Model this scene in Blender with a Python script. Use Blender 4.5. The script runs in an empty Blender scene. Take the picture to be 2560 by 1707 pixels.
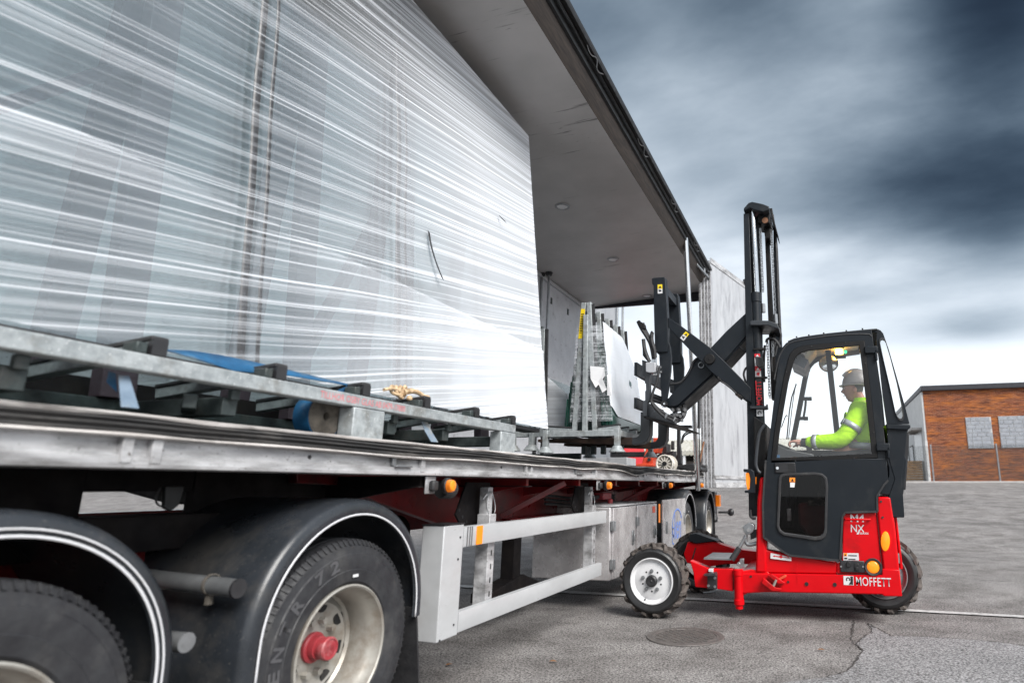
import bpy, bmesh, math, random
from mathutils import Vector, Matrix, noise
random.seed(7)
S = bpy.context.scene
COL = S.collection
PI = math.pi
R = math.radians

# ---------------------------------------------------------------- camera
cd = bpy.data.cameras.new('camera'); cam = bpy.data.objects.new('camera', cd); COL.objects.link(cam)
cd.sensor_width = 36; cd.sensor_fit = 'HORIZONTAL'; cd.lens = 1567/2560*36
cd.shift_x = (1280-1640)/2560
cam.location = (0, 0, 1.25)
cam.rotation_euler = (R(90+12.886), 0, R(14.843))
cd.clip_start = .05; cd.clip_end = 2000
cd.dof.use_dof = True; cd.dof.focus_distance = 6.7; cd.dof.aperture_fstop = 1.6
S.camera = cam

# ---------------------------------------------------------------- sky and sun
W = bpy.data.worlds.new('World'); S.world = W; W.use_nodes = True
nt = W.node_tree; N = nt.nodes; N.clear()
def nd(t, **k):
    n = nt.nodes.new(t)
    for a, v in k.items(): setattr(n, a, v)
    return n
def ln(a, b): nt.links.new(a, b)
def math_(op, a, b=None, c=None, clamp=False):
    n = nt.nodes.new('ShaderNodeMath'); n.operation = op; n.use_clamp = clamp
    for i, v in enumerate((a, b, c)):
        if v is None: continue
        if isinstance(v, (int, float)): n.inputs[i].default_value = v
        else: nt.links.new(v, n.inputs[i])
    return n.outputs[0]
def ramp(fac, stops, interp='LINEAR'):
    n = nt.nodes.new('ShaderNodeValToRGB'); cr = n.color_ramp; cr.interpolation = interp
    while len(cr.elements) < len(stops): cr.elements.new(.5)
    for e, (p, c) in zip(cr.elements, stops):
        e.position = p
        if isinstance(c, (int, float)): c = (c, c, c)
        e.color = (*c, 1)
    nt.links.new(fac, n.inputs[0]); return n.outputs[0]
def noise_(vec, scale, detail=4, rough=.55, dist=0, dims='3D'):
    n = nt.nodes.new('ShaderNodeTexNoise'); n.noise_dimensions = dims
    n.inputs['Scale'].default_value = scale; n.inputs['Detail'].default_value = detail
    n.inputs['Roughness'].default_value = rough; n.inputs['Distortion'].default_value = dist
    if vec is not None: nt.links.new(vec, n.inputs['Vector'])
    return n.outputs[0]
def mixc(fac, a, b, mode='MIX'):
    n = nt.nodes.new('ShaderNodeMix'); n.data_type = 'RGBA'; n.blend_type = mode
    for s, v in ((0, fac), (6, a), (7, b)):
        if isinstance(v, (int, float)): n.inputs[s].default_value = v
        elif isinstance(v, tuple): n.inputs[s].default_value = (*v, 1)
        else: nt.links.new(v, n.inputs[s])
    return n.outputs[2]
def mapping(vec, scale=(1, 1, 1), rot=(0, 0, 0), loc=(0, 0, 0)):
    n = nt.nodes.new('ShaderNodeMapping'); n.inputs['Scale'].default_value = scale
    n.inputs['Rotation'].default_value = rot; n.inputs['Location'].default_value = loc
    nt.links.new(vec, n.inputs['Vector']); return n.outputs[0]
SUN_EL, SUN_AZ = 42, 126          # azimuth clockwise from +Y
tc = nd('ShaderNodeTexCoord')
sky = nd('ShaderNodeTexSky', sky_type='NISHITA', sun_disc=False, sun_elevation=R(SUN_EL), sun_rotation=R(SUN_AZ))
sep = nd('ShaderNodeSeparateXYZ'); ln(tc.outputs['Generated'], sep.inputs[0])
el = math_('MAXIMUM', sep.outputs[2], 0)
den = math_('ADD', el, .30)
px = math_('DIVIDE', sep.outputs[0], den); py = math_('DIVIDE', sep.outputs[1], den)
cb = nd('ShaderNodeCombineXYZ'); ln(px, cb.inputs[0]); ln(py, cb.inputs[1])
pv = mapping(cb.outputs[0], (1, 1.5, 1), (0, 0, R(14)), (3.1, .35, 0))
n1 = noise_(pv, 1.9, 6, .5, .1)
n2 = noise_(mapping(pv, (.9, 1.3, 1)), 4.2, 7, .6, .1)
cl = math_('SUBTRACT', math_('ADD', math_('MULTIPLY', n1, .8), math_('MULTIPLY', n2, .2)), .5)
elev = math_('MULTIPLY', math_('ARCSINE', el), 180/PI)
azim = math_('ARCTAN2', sep.outputs[0], sep.outputs[1])
azd = math_('MULTIPLY', azim, 180/PI)
def blob(az, e, ra, re, amp):
    dx = math_('DIVIDE', math_('SUBTRACT', azd, az), ra); dy = math_('DIVIDE', math_('SUBTRACT', elev, e), re)
    q = math_('ADD', math_('MULTIPLY', dx, dx), math_('MULTIPLY', dy, dy))
    return math_('MULTIPLY', math_('EXPONENT', math_('MULTIPLY', q, -1)), amp)
# a dark front coming up from the right, a lighter gap in it, thin bands lower down
# optical depth of the storm cloud: a dark front on the right, a paler gap in it, thin bands lower down
rise = ramp(elev_n := math_('DIVIDE', elev, 90), [(.07, 0.), (.22, .34), (.5, .42), (1., .5)], 'EASE')
depth = rise
for q in ((8.5, 24.8, 9.5, 4.2, 1.6), (17, 23.5, 7, 5, 1.9), (17.5, 37, 7.5, 9, 3.2), (-3, 44, 10, 7, 1.7), (-24, 41, 9, 7, .8), (5, 33, 7, 5.5, .7), (13, 12.6, 7, 1.4, .6), (4, 16.2, 6, 1.2, .16), (-6, 33, 19, 11, .5)):
    depth = math_('ADD', depth, blob(*q))
depth = math_('MULTIPLY', depth, math_('MULTIPLY_ADD', cl, 1.6, 1.0))
depth = math_('MAXIMUM', math_('ADD', depth, math_('MULTIPLY', math_('MULTIPLY', cl, .95), ramp(elev_n, [(.08, 0.), (.2, 1.)]))), 0)
cmb = nd('ShaderNodeCombineXYZ')
for i, (l0, k) in enumerate(((.335, 1.20), (.348, 1.06), (.365, .955))):
    ln(math_('MULTIPLY', math_('EXPONENT', math_('MULTIPLY', depth, -k)), l0), cmb.inputs[i])
cloud = cmb.outputs[0]
nish = mixc(1.0, sky.outputs[0], (.1, .1, .1), 'MULTIPLY')
allsky = mixc(.96, nish, cloud)
bgn = nd('ShaderNodeBackground'); ln(allsky, bgn.inputs[0]); bgn.inputs[1].default_value = 1.0
wo = nd('ShaderNodeOutputWorld'); ln(bgn.outputs[0], wo.inputs[0])
sd = bpy.data.lights.new('sun', 'SUN'); sun = bpy.data.objects.new('sun', sd); COL.objects.link(sun)
sd.energy = 1.5; sd.angle = R(34); sd.color = (1, .97, .93)
d = Vector((math.sin(R(SUN_AZ))*math.cos(R(SUN_EL)), math.cos(R(SUN_AZ))*math.cos(R(SUN_EL)), math.sin(R(SUN_EL))))
sun.rotation_euler = d.to_track_quat('Z', 'Y').to_euler(); sun.location = (0, 0, 30)
S.view_settings.view_transform = 'Standard'; S.view_settings.look = 'None'
S.view_settings.exposure = 1.9; S.view_settings.gamma = 1; S.view_settings.use_curve_mapping = False
S.cycles.max_bounces = 10; S.cycles.transparent_max_bounces = 40; S.cycles.diffuse_bounces = 3
S.cycles.glossy_bounces = 4; S.cycles.transmission_bounces = 6; S.cycles.caustics_reflective = False; S.cycles.caustics_refractive = False

# ---------------------------------------------------------------- materials
MATS = {}
def newmat(name):
    global nt
    m = bpy.data.materials.new(name); m.use_nodes = True; nt = m.node_tree; nt.nodes.clear()
    MATS[name] = m; return m
def finish(shader, disp=None):
    o = nd('ShaderNodeOutputMaterial'); ln(shader, o.inputs[0])
def bump(h, strength, dist=.01):
    b = nd('ShaderNodeBump'); b.inputs['Strength'].default_value = strength; b.inputs['Distance'].default_value = dist
    ln(h, b.inputs['Height']); return b.outputs[0]
def princ(color, rough=.5, metal=0., normal=None, spec=.5, alpha=None, coat=0, emit=None, estr=0):
    p = nd('ShaderNodeBsdfPrincipled')
    for key, v in (('Base Color', color), ('Roughness', rough), ('Metallic', metal), ('Alpha', alpha)):
        if v is None: continue
        if isinstance(v, (int, float)): p.inputs[key].default_value = v
        elif isinstance(v, tuple): p.inputs[key].default_value = (*v, 1)
        else: ln(v, p.inputs[key])
    p.inputs['Specular IOR Level'].default_value = spec
    p.inputs['Coat Weight'].default_value = coat; p.inputs['Coat Roughness'].default_value = .08
    if normal is not None: ln(normal, p.inputs['Normal'])
    if emit: p.inputs['Emission Color'].default_value = (*emit, 1); p.inputs['Emission Strength'].default_value = estr
    return p.outputs[0]
def ocoord(): return nd('ShaderNodeTexCoord').outputs['Object']
def surf(name, c1, c2=None, rough=.5, metal=0., scale=6, dirt=None, dirt_amt=.5, dirt_scale=2.2, bmp=.1, bscale=60, stretch=(1, 1, 1), coat=0, spec=.5, specks=None):
    """painted / metal / plastic surface: two-tone mottling, grime patches, fine grain"""
    newmat(name); v = ocoord(); vs = mapping(v, stretch)
    c2 = c2 or tuple(x*.82 for x in c1)
    col = mixc(ramp(noise_(vs, scale, 5, .6), [(.35, 0.), (.65, 1.)]), c1, c2)
    rg = ramp(noise_(vs, scale*2.3, 4), [(.3, max(.02, rough*.8)), (.7, min(1, rough*1.25))])
    if dirt:
        dm = ramp(noise_(mapping(v, stretch, loc=(5, 2, 1)), dirt_scale, 7, .68), [(.62-.32*dirt_amt, 0.), (.80-.2*dirt_amt, 1.)])
        col = mixc(dm, col, dirt)
    if specks:
        sm = ramp(noise_(v, 85, 2, .5), [(.66, 0.), (.72, 1.)])
        col = mixc(sm, col, specks)
    nrm = bump(noise_(vs, bscale, 3), bmp, .004)
    finish(princ(col, rg, metal, nrm, spec, coat=coat)); return MATS[name]
surf('alu_profile', (.58, .58, .59), (.34, .34, .35), .38, .15, 9, (.10, .095, .09), .42, 5, .15, 70, (1, .35, 1.6), specks=(.12, .11, .1))
surf('alu_clean', (.52, .53, .54), (.45, .46, .47), .34, .12, 5, (.42, .42, .42), .25, 3, .05, 90, (1, .4, 1))
surf('alu_box', (.68, .66, .66), (.48, .455, .46), .26, .45, 4, (.30, .28, .28), .35, 4, .05, 50)
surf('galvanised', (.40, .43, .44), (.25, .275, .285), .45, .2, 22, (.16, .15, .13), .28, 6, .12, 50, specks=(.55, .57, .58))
surf('galvanised_shaded', (.055, .07, .07), (.03, .04, .04), .5, .3, 22, (.07, .07, .065), .35, 6, .12, 50)  # same galvanised steel, with the shade under the rack put into its colour
surf('white_panel', (.46, .47, .49), (.37, .38, .40), .4, .1, 3, (.2, .2, .22), .3, 3.5, .04, 40, (1.5, 1.5, .35), specks=(.42, .43, .47))
surf('rubber_seal', (.05, .048, .047), (.022, .022, .023), .62, 0, 12, (.24, .225, .21), .34, 6, .25, 45, (1, .25, 3))
surf('seal_top', (.62, .59, .57), (.42, .39, .37), .7, 0, 10, (.12, .11, .10), .35, 7, .2, 60, (1, .4, 1))
surf('black_rubber', (.018, .018, .02), (.03, .03, .032), .6, 0, 12, (.07, .065, .06), .2, 6, .15, 60)
surf('tyre', (.027, .028, .031), (.016, .016, .019), .62, 0, 16, (.055, .054, .054), .42, 5, .18, 70)
surf('tyre_letter', (.085, .085, .09), (.065, .065, .07), .6)
surf('roller_web', (.36, .33, .29), None, .6)  # disc darkened to paint in the shade of the gaps between spokes
surf('tyre_new', (.020, .020, .021), (.014, .014, .015), .42, 0, 12, None, bmp=.1)
surf('tread_dusty', (.10, .083, .074), (.055, .047, .043), .8, 0, 14, (.16, .14, .125), .3, 9, .3, 70)
surf('mudguard_plastic', (.030, .034, .041), (.018, .021, .025), .30, 0, 3, (.075, .070, .064), .36, 1.6, .08, 80, specks=(.06, .06, .06), spec=.5)
surf('black_plastic', (.016, .016, .018), (.026, .026, .028), .4, 0, 8, None, bmp=.05)
surf('white_trim', (.66, .66, .68), (.58, .58, .60), .35, 0, 8, (.5, .48, .46), .12, 5)
surf('rim_steel', (.40, .385, .35), (.31, .295, .265), .38, .35, 6, (.17, .125, .085), .36, 3.5, .08, 60)
surf('hub_red', (.36, .04, .05), (.28, .03, .038), .45, 0, 9, (.40, .20, .20), .2, 9, .1, 60)
surf('chassis_red', (.20, .008, .010), (.12, .005, .007), .32, 0, 4, (.03, .012, .012), .45, 2.6, .06, 60)
surf('chassis_dark', (.014, .011, .011), (.008, .007, .008), .7, 0, 5, (.02, .017, .015), .35, 4, .1, 60, spec=.2)
surf('lift_red', (.64, .0012, .006), (.57, .001, .005), .34, 0, 3, (.24, .008, .008), .22, 2.2, .02, 120, coat=.03, spec=.22)
surf('lift_grey', (.0085, .012, .0165), (.007, .010, .014), .46, 0, 4, (.022, .024, .026), .22, 3, .05, 140, spec=.28)
surf('lift_grey_light', (.035, .039, .045), (.027, .031, .036), .4, 0, 5, None, bmp=.05)
surf('frame_black', (.006, .0055, .006), (.009, .0085, .0085), .5, 0, 6, (.05, .03, .018), .12, 9, .1, 90, spec=.3)
surf('steel_grey', (.34, .35, .36), (.26, .27, .28), .35, .7, 9, (.12, .11, .10), .2, 6)
surf('chrome', (.72, .73, .74), (.66, .67, .68), .12, 1, 5)
surf('white_paint', (.70, .70, .71), (.62, .62, .63), .3, 0, 5, (.6, .6, .6), .08, 5, coat=.3)
surf('fork_rust', (.085, .05, .036), (.04, .026, .022), .6, .3, 7, (.16, .09, .06), .3, 5, .15, 60)
surf('blue_strap', (.006, .105, .24), (.004, .06, .15), .7, 0, 9, (.09, .13, .16), .3, 5, .3, 120)
surf('pale_strap', (.17, .23, .30), (.11, .16, .22), .75, 0, 14, (.34, .31, .25), .4, 5, .3, 120)
surf('coil_beige', (.13, .115, .095), (.07, .062, .054), .8, 0, 30, (.06, .055, .05), .3, 9, .3, 120)
surf('frayed_tan', (.74, .55, .36), (.42, .28, .15), .8, 0, 30, (.12, .075, .04), .42, 26, .3, 80)
surf('brown_post', (.06, .040, .052), (.04, .028, .036), .6, 0, 7)
surf('paper', (.85, .85, .86), (.78, .78, .8), .6, 0, 5, None)
surf('orange_paint', (.72, .085, .035), (.6, .07, .03), .38, 0, 6, (.3, .06, .03), .2, 5)
newmat('hivis'); v = ocoord()
fold = noise_(mapping(v, (1, 1, 1.6), (0, R(35), 0)), 7, 3, .5, .9)
crease = math_('ADD', math_('MULTIPLY', fold, 1.), math_('MULTIPLY', noise_(v, 24, 3), .25))
c = mixc(ramp(noise_(v, 5, 5), [(.35, 0.), (.65, 1.)]), (.56, .99, .012), (.48, .90, .010))
c = mixc(ramp(noise_(v, 9, 6, .7), [(.62, 0.), (.72, .6)]), c, (.34, .55, .02))
finish(princ(c, .75, 0, bump(crease, .55, .025), .3))
surf('reflective', (.42, .44, .46), (.34, .35, .37), .4, .3, 12, (.2, .22, .15), .25, 8)
surf('dark_cloth', (.016, .017, .022), (.026, .027, .032), .85, 0, 9, None, bmp=.4, bscale=25)
surf('skin', (.52, .27, .20), (.44, .21, .155), .5, 0, 14, None, bmp=.1, bscale=120)
surf('helmet', (.40, .37, .36), (.34, .315, .305), .35, 0, 5, None)
surf('seat_red', (.10, .012, .012), (.06, .01, .01), .7, 0, 6)
surf('cab_lining', (.68, .62, .55), (.6, .54, .48), .7, 0, 6)
surf('concrete', (.42, .40, .385), (.35, .335, .32), .8, 0, 4, (.26, .25, .24), .3, 3, .2, 30)
surf('block_grey', (.33, .345, .375), (.26, .275, .305), .85, 0, 5, (.2, .21, .23), .3, 8, .2, 30)
surf('mortar', (.56, .55, .53), (.47, .46, .45), .9, 0, 6)
surf('render_white', (.55, .55, .545), (.47, .47, .465), .8, 0, 2, (.62, .62, .61), .2, 2)
surf('roof_dark', (.016, .016, .022), (.024, .024, .03), .55, 0, 5)
surf('shed_roof', (.46, .44, .40), (.36, .35, .31), .8, 0, 2.5, (.27, .26, .18), .4, 2.4, .1, 10)
surf('shed_wall', (.085, .07, .062), (.06, .05, .045), .85, 0, 3)
surf('wood', (.46, .30, .17), (.36, .22, .12), .8, 0, 6, (.2, .12, .07), .25, 5)
surf('bronze_wood', (.26, .12, .06), (.2, .09, .045), .6, 0, 8)
surf('sign_yellow', (.85, .62, .015), (.8, .58, .012), .45)
surf('sign_red', (.62, .02, .03), (.58, .018, .026), .45)
surf('ink_black', (.012, .012, .013), None, .5)
surf('ink_blue', (.12, .22, .62), (.16, .27, .66), .5)
surf('stencil_red', (.62, .13, .15), (.66, .28, .29), .8, 0, 60)
surf('iron_cover', (.17, .15, .14), (.115, .105, .10), .6, .4, 14, (.15, .13, .12), .3, 8, .3, 60)
surf('white_line', (.50, .49, .48), (.36, .355, .35), .85, 0, 25, (.14, .135, .13), .36, 14, .2, 80)
surf('leaf_brown', (.28, .13, .05), (.2, .09, .03), .8)
surf('roller_white', (.78, .74, .68), (.68, .64, .57), .5, 0, 6, (.45, .4, .33), .2, 6)
def glow(name, c, e, s, alpha=None):
    newmat(name); v = ocoord()
    finish(princ(mixc(noise_(v, 40), c, tuple(x*.8 for x in c)), .22, 0, None, .5, emit=e, estr=s)); return MATS[name]
glow('amber_lens', (.85, .22, .01), (1, .25, .01), .22)
glow('amber_marker', (.85, .26, .02), (1, .22, .01), .10)
glow('amber_lit', (.95, .5, .08), (1, .52, .08), 5)
glow('green_lamp', (.03, .5, .2), (.05, .7, .3), .5)

newmat('inner_wall'); v = ocoord()
c = mixc(ramp(noise_(v, 4, 5, .6), [(.35, 0.), (.65, 1.)]), (.70, .71, .74), (.60, .61, .64))
c = mixc(ramp(noise_(v, 7, 7, .7), [(.58, 0.), (.68, .8)]), c, (.30, .29, .31))
c = mixc(ramp(noise_(v, 60, 2), [(.67, 0.), (.72, .8)]), c, (.3, .3, .31))
trl = nd('ShaderNodeBsdfTranslucent'); ln(c, trl.inputs[0])
mx = nd('ShaderNodeMixShader'); mx.inputs[0].default_value = .2; ln(princ(c, .45), mx.inputs[1]); ln(trl.outputs[0], mx.inputs[2]); finish(mx.outputs[0])
# ceiling: off-white sheet with scuffs running across the trailer
newmat('ceiling_white'); v = ocoord()
c = mixc(ramp(noise_(v, 1.3, 4), [(.35, 0.), (.65, 1.)]), (.50, .485, .48), (.41, .40, .395))
for sc, rz, a, b in (((.35, 5.5, 1), 4, .62, .68), ((.8, 11, 1), -5, .64, .69), ((3, 16, 1), 12, .66, .70)):
    msk = ramp(noise_(mapping(v, sc, (0, 0, R(rz))), 2.2, 6, .62), [(a, 0.), (b, .7)])
    area = ramp(noise_(mapping(v, (1, 1, 1), loc=(a*9, 3, 0)), 1.1, 3), [(.48, 0.), (.6, 1.)])
    c = mixc(math_('MULTIPLY', msk, area), c, (.045, .041, .040))
finish(princ(c, .42, .0, bump(noise_(mapping(v, (1, 4, 1)), 3, 3), .1, .01)))
# plywood edge under the roof rail
newmat('ply_edge'); v = ocoord()
finish(princ(mixc(ramp(noise_(mapping(v, (20, 1.5, 20)), 3, 6), [(.35, 0.), (.65, 1.)]), (.05, .038, .031), (.022, .017, .015)), .8))
# asphalt
newmat('asphalt'); v = ocoord()
big = ramp(noise_(v, .22, 5, .6), [(.3, 0.), (.7, 1.)])
col = mixc(big, (.245, .232, .226), (.185, .177, .175))
mid = ramp(noise_(v, 1.6, 7, .7), [(.40, 0.), (.62, 1.)])
col = mixc(mid, col, mixc(1., col, (.58, .57, .565), 'MULTIPLY'))
stain = ramp(noise_(mapping(v, (.8, 1.5, 1)), 5.5, 9, .75, .2), [(.575, 0.), (.64, .8)])
area = ramp(noise_(v, .45, 3), [(.42, .25), (.6, 1.)])
stain = math_('MULTIPLY', stain, area)
col = mixc(stain, col, (.055, .050, .048))
vo = nd('ShaderNodeTexVoronoi'); vo.inputs['Scale'].default_value = 95; ln(v, vo.inputs['Vector'])
grain = mixc(ramp(noise_(v, 62, 5, .75), [(.41, 0.), (.59, 1.)]), (.28, .28, .28), (1.75, 1.74, 1.72))
col = mixc(1., col, grain, 'MULTIPLY')
pit = ramp(noise_(mapping(v, (1, 1.4, 1)), 15, 6, .7), [(.585, 0.), (.63, .8)])
col = mixc(pit, col, (.05, .047, .045))
speck = ramp(noise_(v, 60, 2), [(.70, 0.), (.74, .8)])
col = mixc(speck, col, (.46, .44, .42))
hgt = math_('ADD', noise_(v, 110, 4, .7), math_('MULTIPLY', vo.outputs[0], .6))
finish(princ(col, .9, 0, bump(hgt, .4, .005), .15))
newmat('asphalt_patch'); v = ocoord()
col = mixc(ramp(noise_(v, .8, 6, .65), [(.35, 0.), (.65, 1.)]), (.232, .226, .228), (.178, .174, .176))
col = mixc(ramp(noise_(mapping(v, (.8, 1.5, 1)), 6, 9, .75), [(.57, 0.), (.65, .75)]), col, (.06, .056, .055))
col = mixc(1., col, mixc(ramp(noise_(v, 62, 5, .75), [(.41, 0.), (.59, 1.)]), (.30, .30, .30), (1.72, 1.72, 1.72)), 'MULTIPLY')
finish(princ(col, .9, 0, bump(noise_(v, 110, 4, .7), .4, .005), .15))
newmat('crack_dark'); finish(princ(mixc(noise_(ocoord(), 30), (.03, .027, .025), (.055, .05, .047)), .95))
# brick
newmat('brick_wall'); v = ocoord()
cv = nd('ShaderNodeSeparateXYZ'); ln(v, cv.inputs[0])
cc = nd('ShaderNodeCombineXYZ'); ln(math_('ADD', cv.outputs[0], cv.outputs[1]), cc.inputs[0]); ln(cv.outputs[2], cc.inputs[1])
bt = nd('ShaderNodeTexBrick'); ln(cc.outputs[0], bt.inputs['Vector'])
bt.inputs['Scale'].default_value = 1; bt.inputs['Brick Width'].default_value = .25; bt.inputs['Row Height'].default_value = .078
bt.inputs['Mortar Size'].default_value = .008
bt.inputs['Color1'].default_value = (.27, .062, .012, 1); bt.inputs['Color2'].default_value = (.155, .032, .009, 1); bt.inputs['Mortar'].default_value = (.38, .22, .14, 1)
col = mixc(ramp(noise_(mapping(v, (1, 1, 3.6)), .7, 6, .7), [(.45, 0.), (.66, .95)]), bt.outputs[0], (.46, .14, .018))
col = mixc(ramp(noise_(mapping(v, (.8, .8, 11)), 1.6, 6, .75), [(.46, 0.), (.58, .9)]), col, (.06, .016, .008))
finish(princ(col, .85, 0, bump(bt.outputs[1], .3, -.01)))
# glass
surf('rail_black', (.004, .004, .005), None, .5)
def schlick(f0):
    """reflectance rising towards grazing view, the same from both sides of a pane"""
    lw = nd('ShaderNodeLayerWeight'); lw.inputs[0].default_value = .5
    return math_('MULTIPLY_ADD', math_('POWER', lw.outputs[1], 5), 1-f0, f0, clamp=True)
def glass(name, tint, rough=.02, f0=.06, gain=1.0):
    newmat(name)
    f = schlick(f0)
    t = nd('ShaderNodeBsdfTransparent'); t.inputs[0].default_value = (*tint, 1)
    g = nd('ShaderNodeBsdfGlossy'); g.inputs['Roughness'].default_value = rough; g.inputs[0].default_value = (1, 1, 1, 1)
    mx = nd('ShaderNodeMixShader'); ln(f, mx.inputs[0]); ln(t.outputs[0], mx.inputs[1]); ln(g.outputs[0], mx.inputs[2])
    finish(mx.outputs[0])
glass('sheet_glass', (.94, .97, .97), .015, .08)
glass('coated_glass', (.90, .95, .96), .02, .12)
glass('cab_glass', (.95, .97, .97), .01, .06)
glass('dark_glass', (.40, .38, .38), .02, .02)
newmat('green_edge'); v = ocoord()
finish(princ(mixc(ramp(noise_(mapping(v, (90, 90, 1)), 1, 3), [(.4, 0.), (.62, 1.)]), (.012, .075, .052), (.004, .022, .018)), .12, 0, None, .6))
newmat('grey_edge'); v = ocoord()
finish(princ(mixc(ramp(noise_(mapping(v, (90, 90, 1)), 1, 3), [(.4, 0.), (.62, 1.)]), (.10, .135, .13), (.03, .042, .042)), .2, 0, None, .5))
# stretch film: streaks of bunched film along the wrap direction
def film(name, slope, lo, hi, sy=18., wrinkle=0., grow=0., base=0.):
    newmat(name); v = ocoord()
    s_ = nd('ShaderNodeSeparateXYZ'); ln(v, s_.inputs[0])
    run = math_('SUBTRACT', s_.outputs[2], math_('MULTIPLY', s_.outputs[1], slope))
    wob = math_('MULTIPLY', noise_(v, .6, 1), .05)
    run = math_('ADD', run, wob)
    def st(k, t, off):
        q = nd('ShaderNodeCombineXYZ'); ln(math_('MULTIPLY', run, k), q.inputs[0]); ln(math_('MULTIPLY', s_.outputs[1], t), q.inputs[1]); q.inputs[2].default_value = off
        return noise_(q.outputs[0], 1, 3, .6)
    dens = math_('MULTIPLY', math_('MULTIPLY_ADD', s_.outputs[1], .44, .48, clamp=True), grow)
    a = st(sy*.6, .10, 0); b = st(sy*1.9, .16, 7); c_ = st(sy*5, .3, 13)
    m = math_('ADD', math_('MULTIPLY', a, .42), math_('ADD', math_('MULTIPLY', b, .34), math_('MULTIPLY', c_, .24)))
    top = math_('MULTIPLY', math_('MULTIPLY_ADD', s_.outputs[2], .9, -1.8, clamp=True), grow*.35)
    m = math_('ADD', m, math_('ADD', math_('ADD', dens, top), base))
    if wrinkle:
        m = math_('ADD', m, math_('MULTIPLY', math_('SUBTRACT', noise_(v, 9, 6, .7, 1.2), .5), wrinkle))
    al = ramp(m, [(.395, lo), (.46, lo+(hi-lo)*.16), (.515, lo+(hi-lo)*.6), (.575, hi)])
    al = math_('MAXIMUM', al, math_('MULTIPLY', dens, 4.3))
    nrm = bump(m, .2, .02)
    dif = nd('ShaderNodeBsdfDiffuse'); dif.inputs[0].default_value = (.90, .93, .98, 1)
    trl = nd('ShaderNodeBsdfTranslucent'); trl.inputs[0].default_value = (.80, .84, .88, 1)
    gl = nd('ShaderNodeBsdfGlossy'); gl.inputs['Roughness'].default_value = .22; gl.inputs[0].default_value = (1, 1, 1, 1)
    ln(nrm, gl.inputs['Normal'])
    m1 = nd('ShaderNodeMixShader'); m1.inputs[0].default_value = .1; ln(dif.outputs[0], m1.inputs[1]); ln(trl.outputs[0], m1.inputs[2])
    m2 = nd('ShaderNodeMixShader'); ln(schlick(.07), m2.inputs[0]); ln(m1.outputs[0], m2.inputs[1]); ln(gl.outputs[0], m2.inputs[2])
    # a scattering film looks denser the more slantwise one looks through it
    face = nd('ShaderNodeLayerWeight'); face.inputs[0].default_value = .5
    cosv = math_('MAXIMUM', math_('SUBTRACT', 1, face.outputs[1]), .12)
    al = math_('SUBTRACT', 1, math_('POWER', math_('SUBTRACT', 1, al), math_('DIVIDE', .8, cosv)))
    tr = nd('ShaderNodeBsdfTransparent')
    m3 = nd('ShaderNodeMixShader'); ln(al, m3.inputs[0]); ln(tr.outputs[0], m3.inputs[1]); ln(m2.outputs[0], m3.inputs[2])
    finish(m3.outputs[0])
film('stretch_film', .175, .03, .97, 34, grow=.078, base=-.095)
film('stretch_film_small', .06, .72, .99, 44, .03, base=0.)

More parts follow.
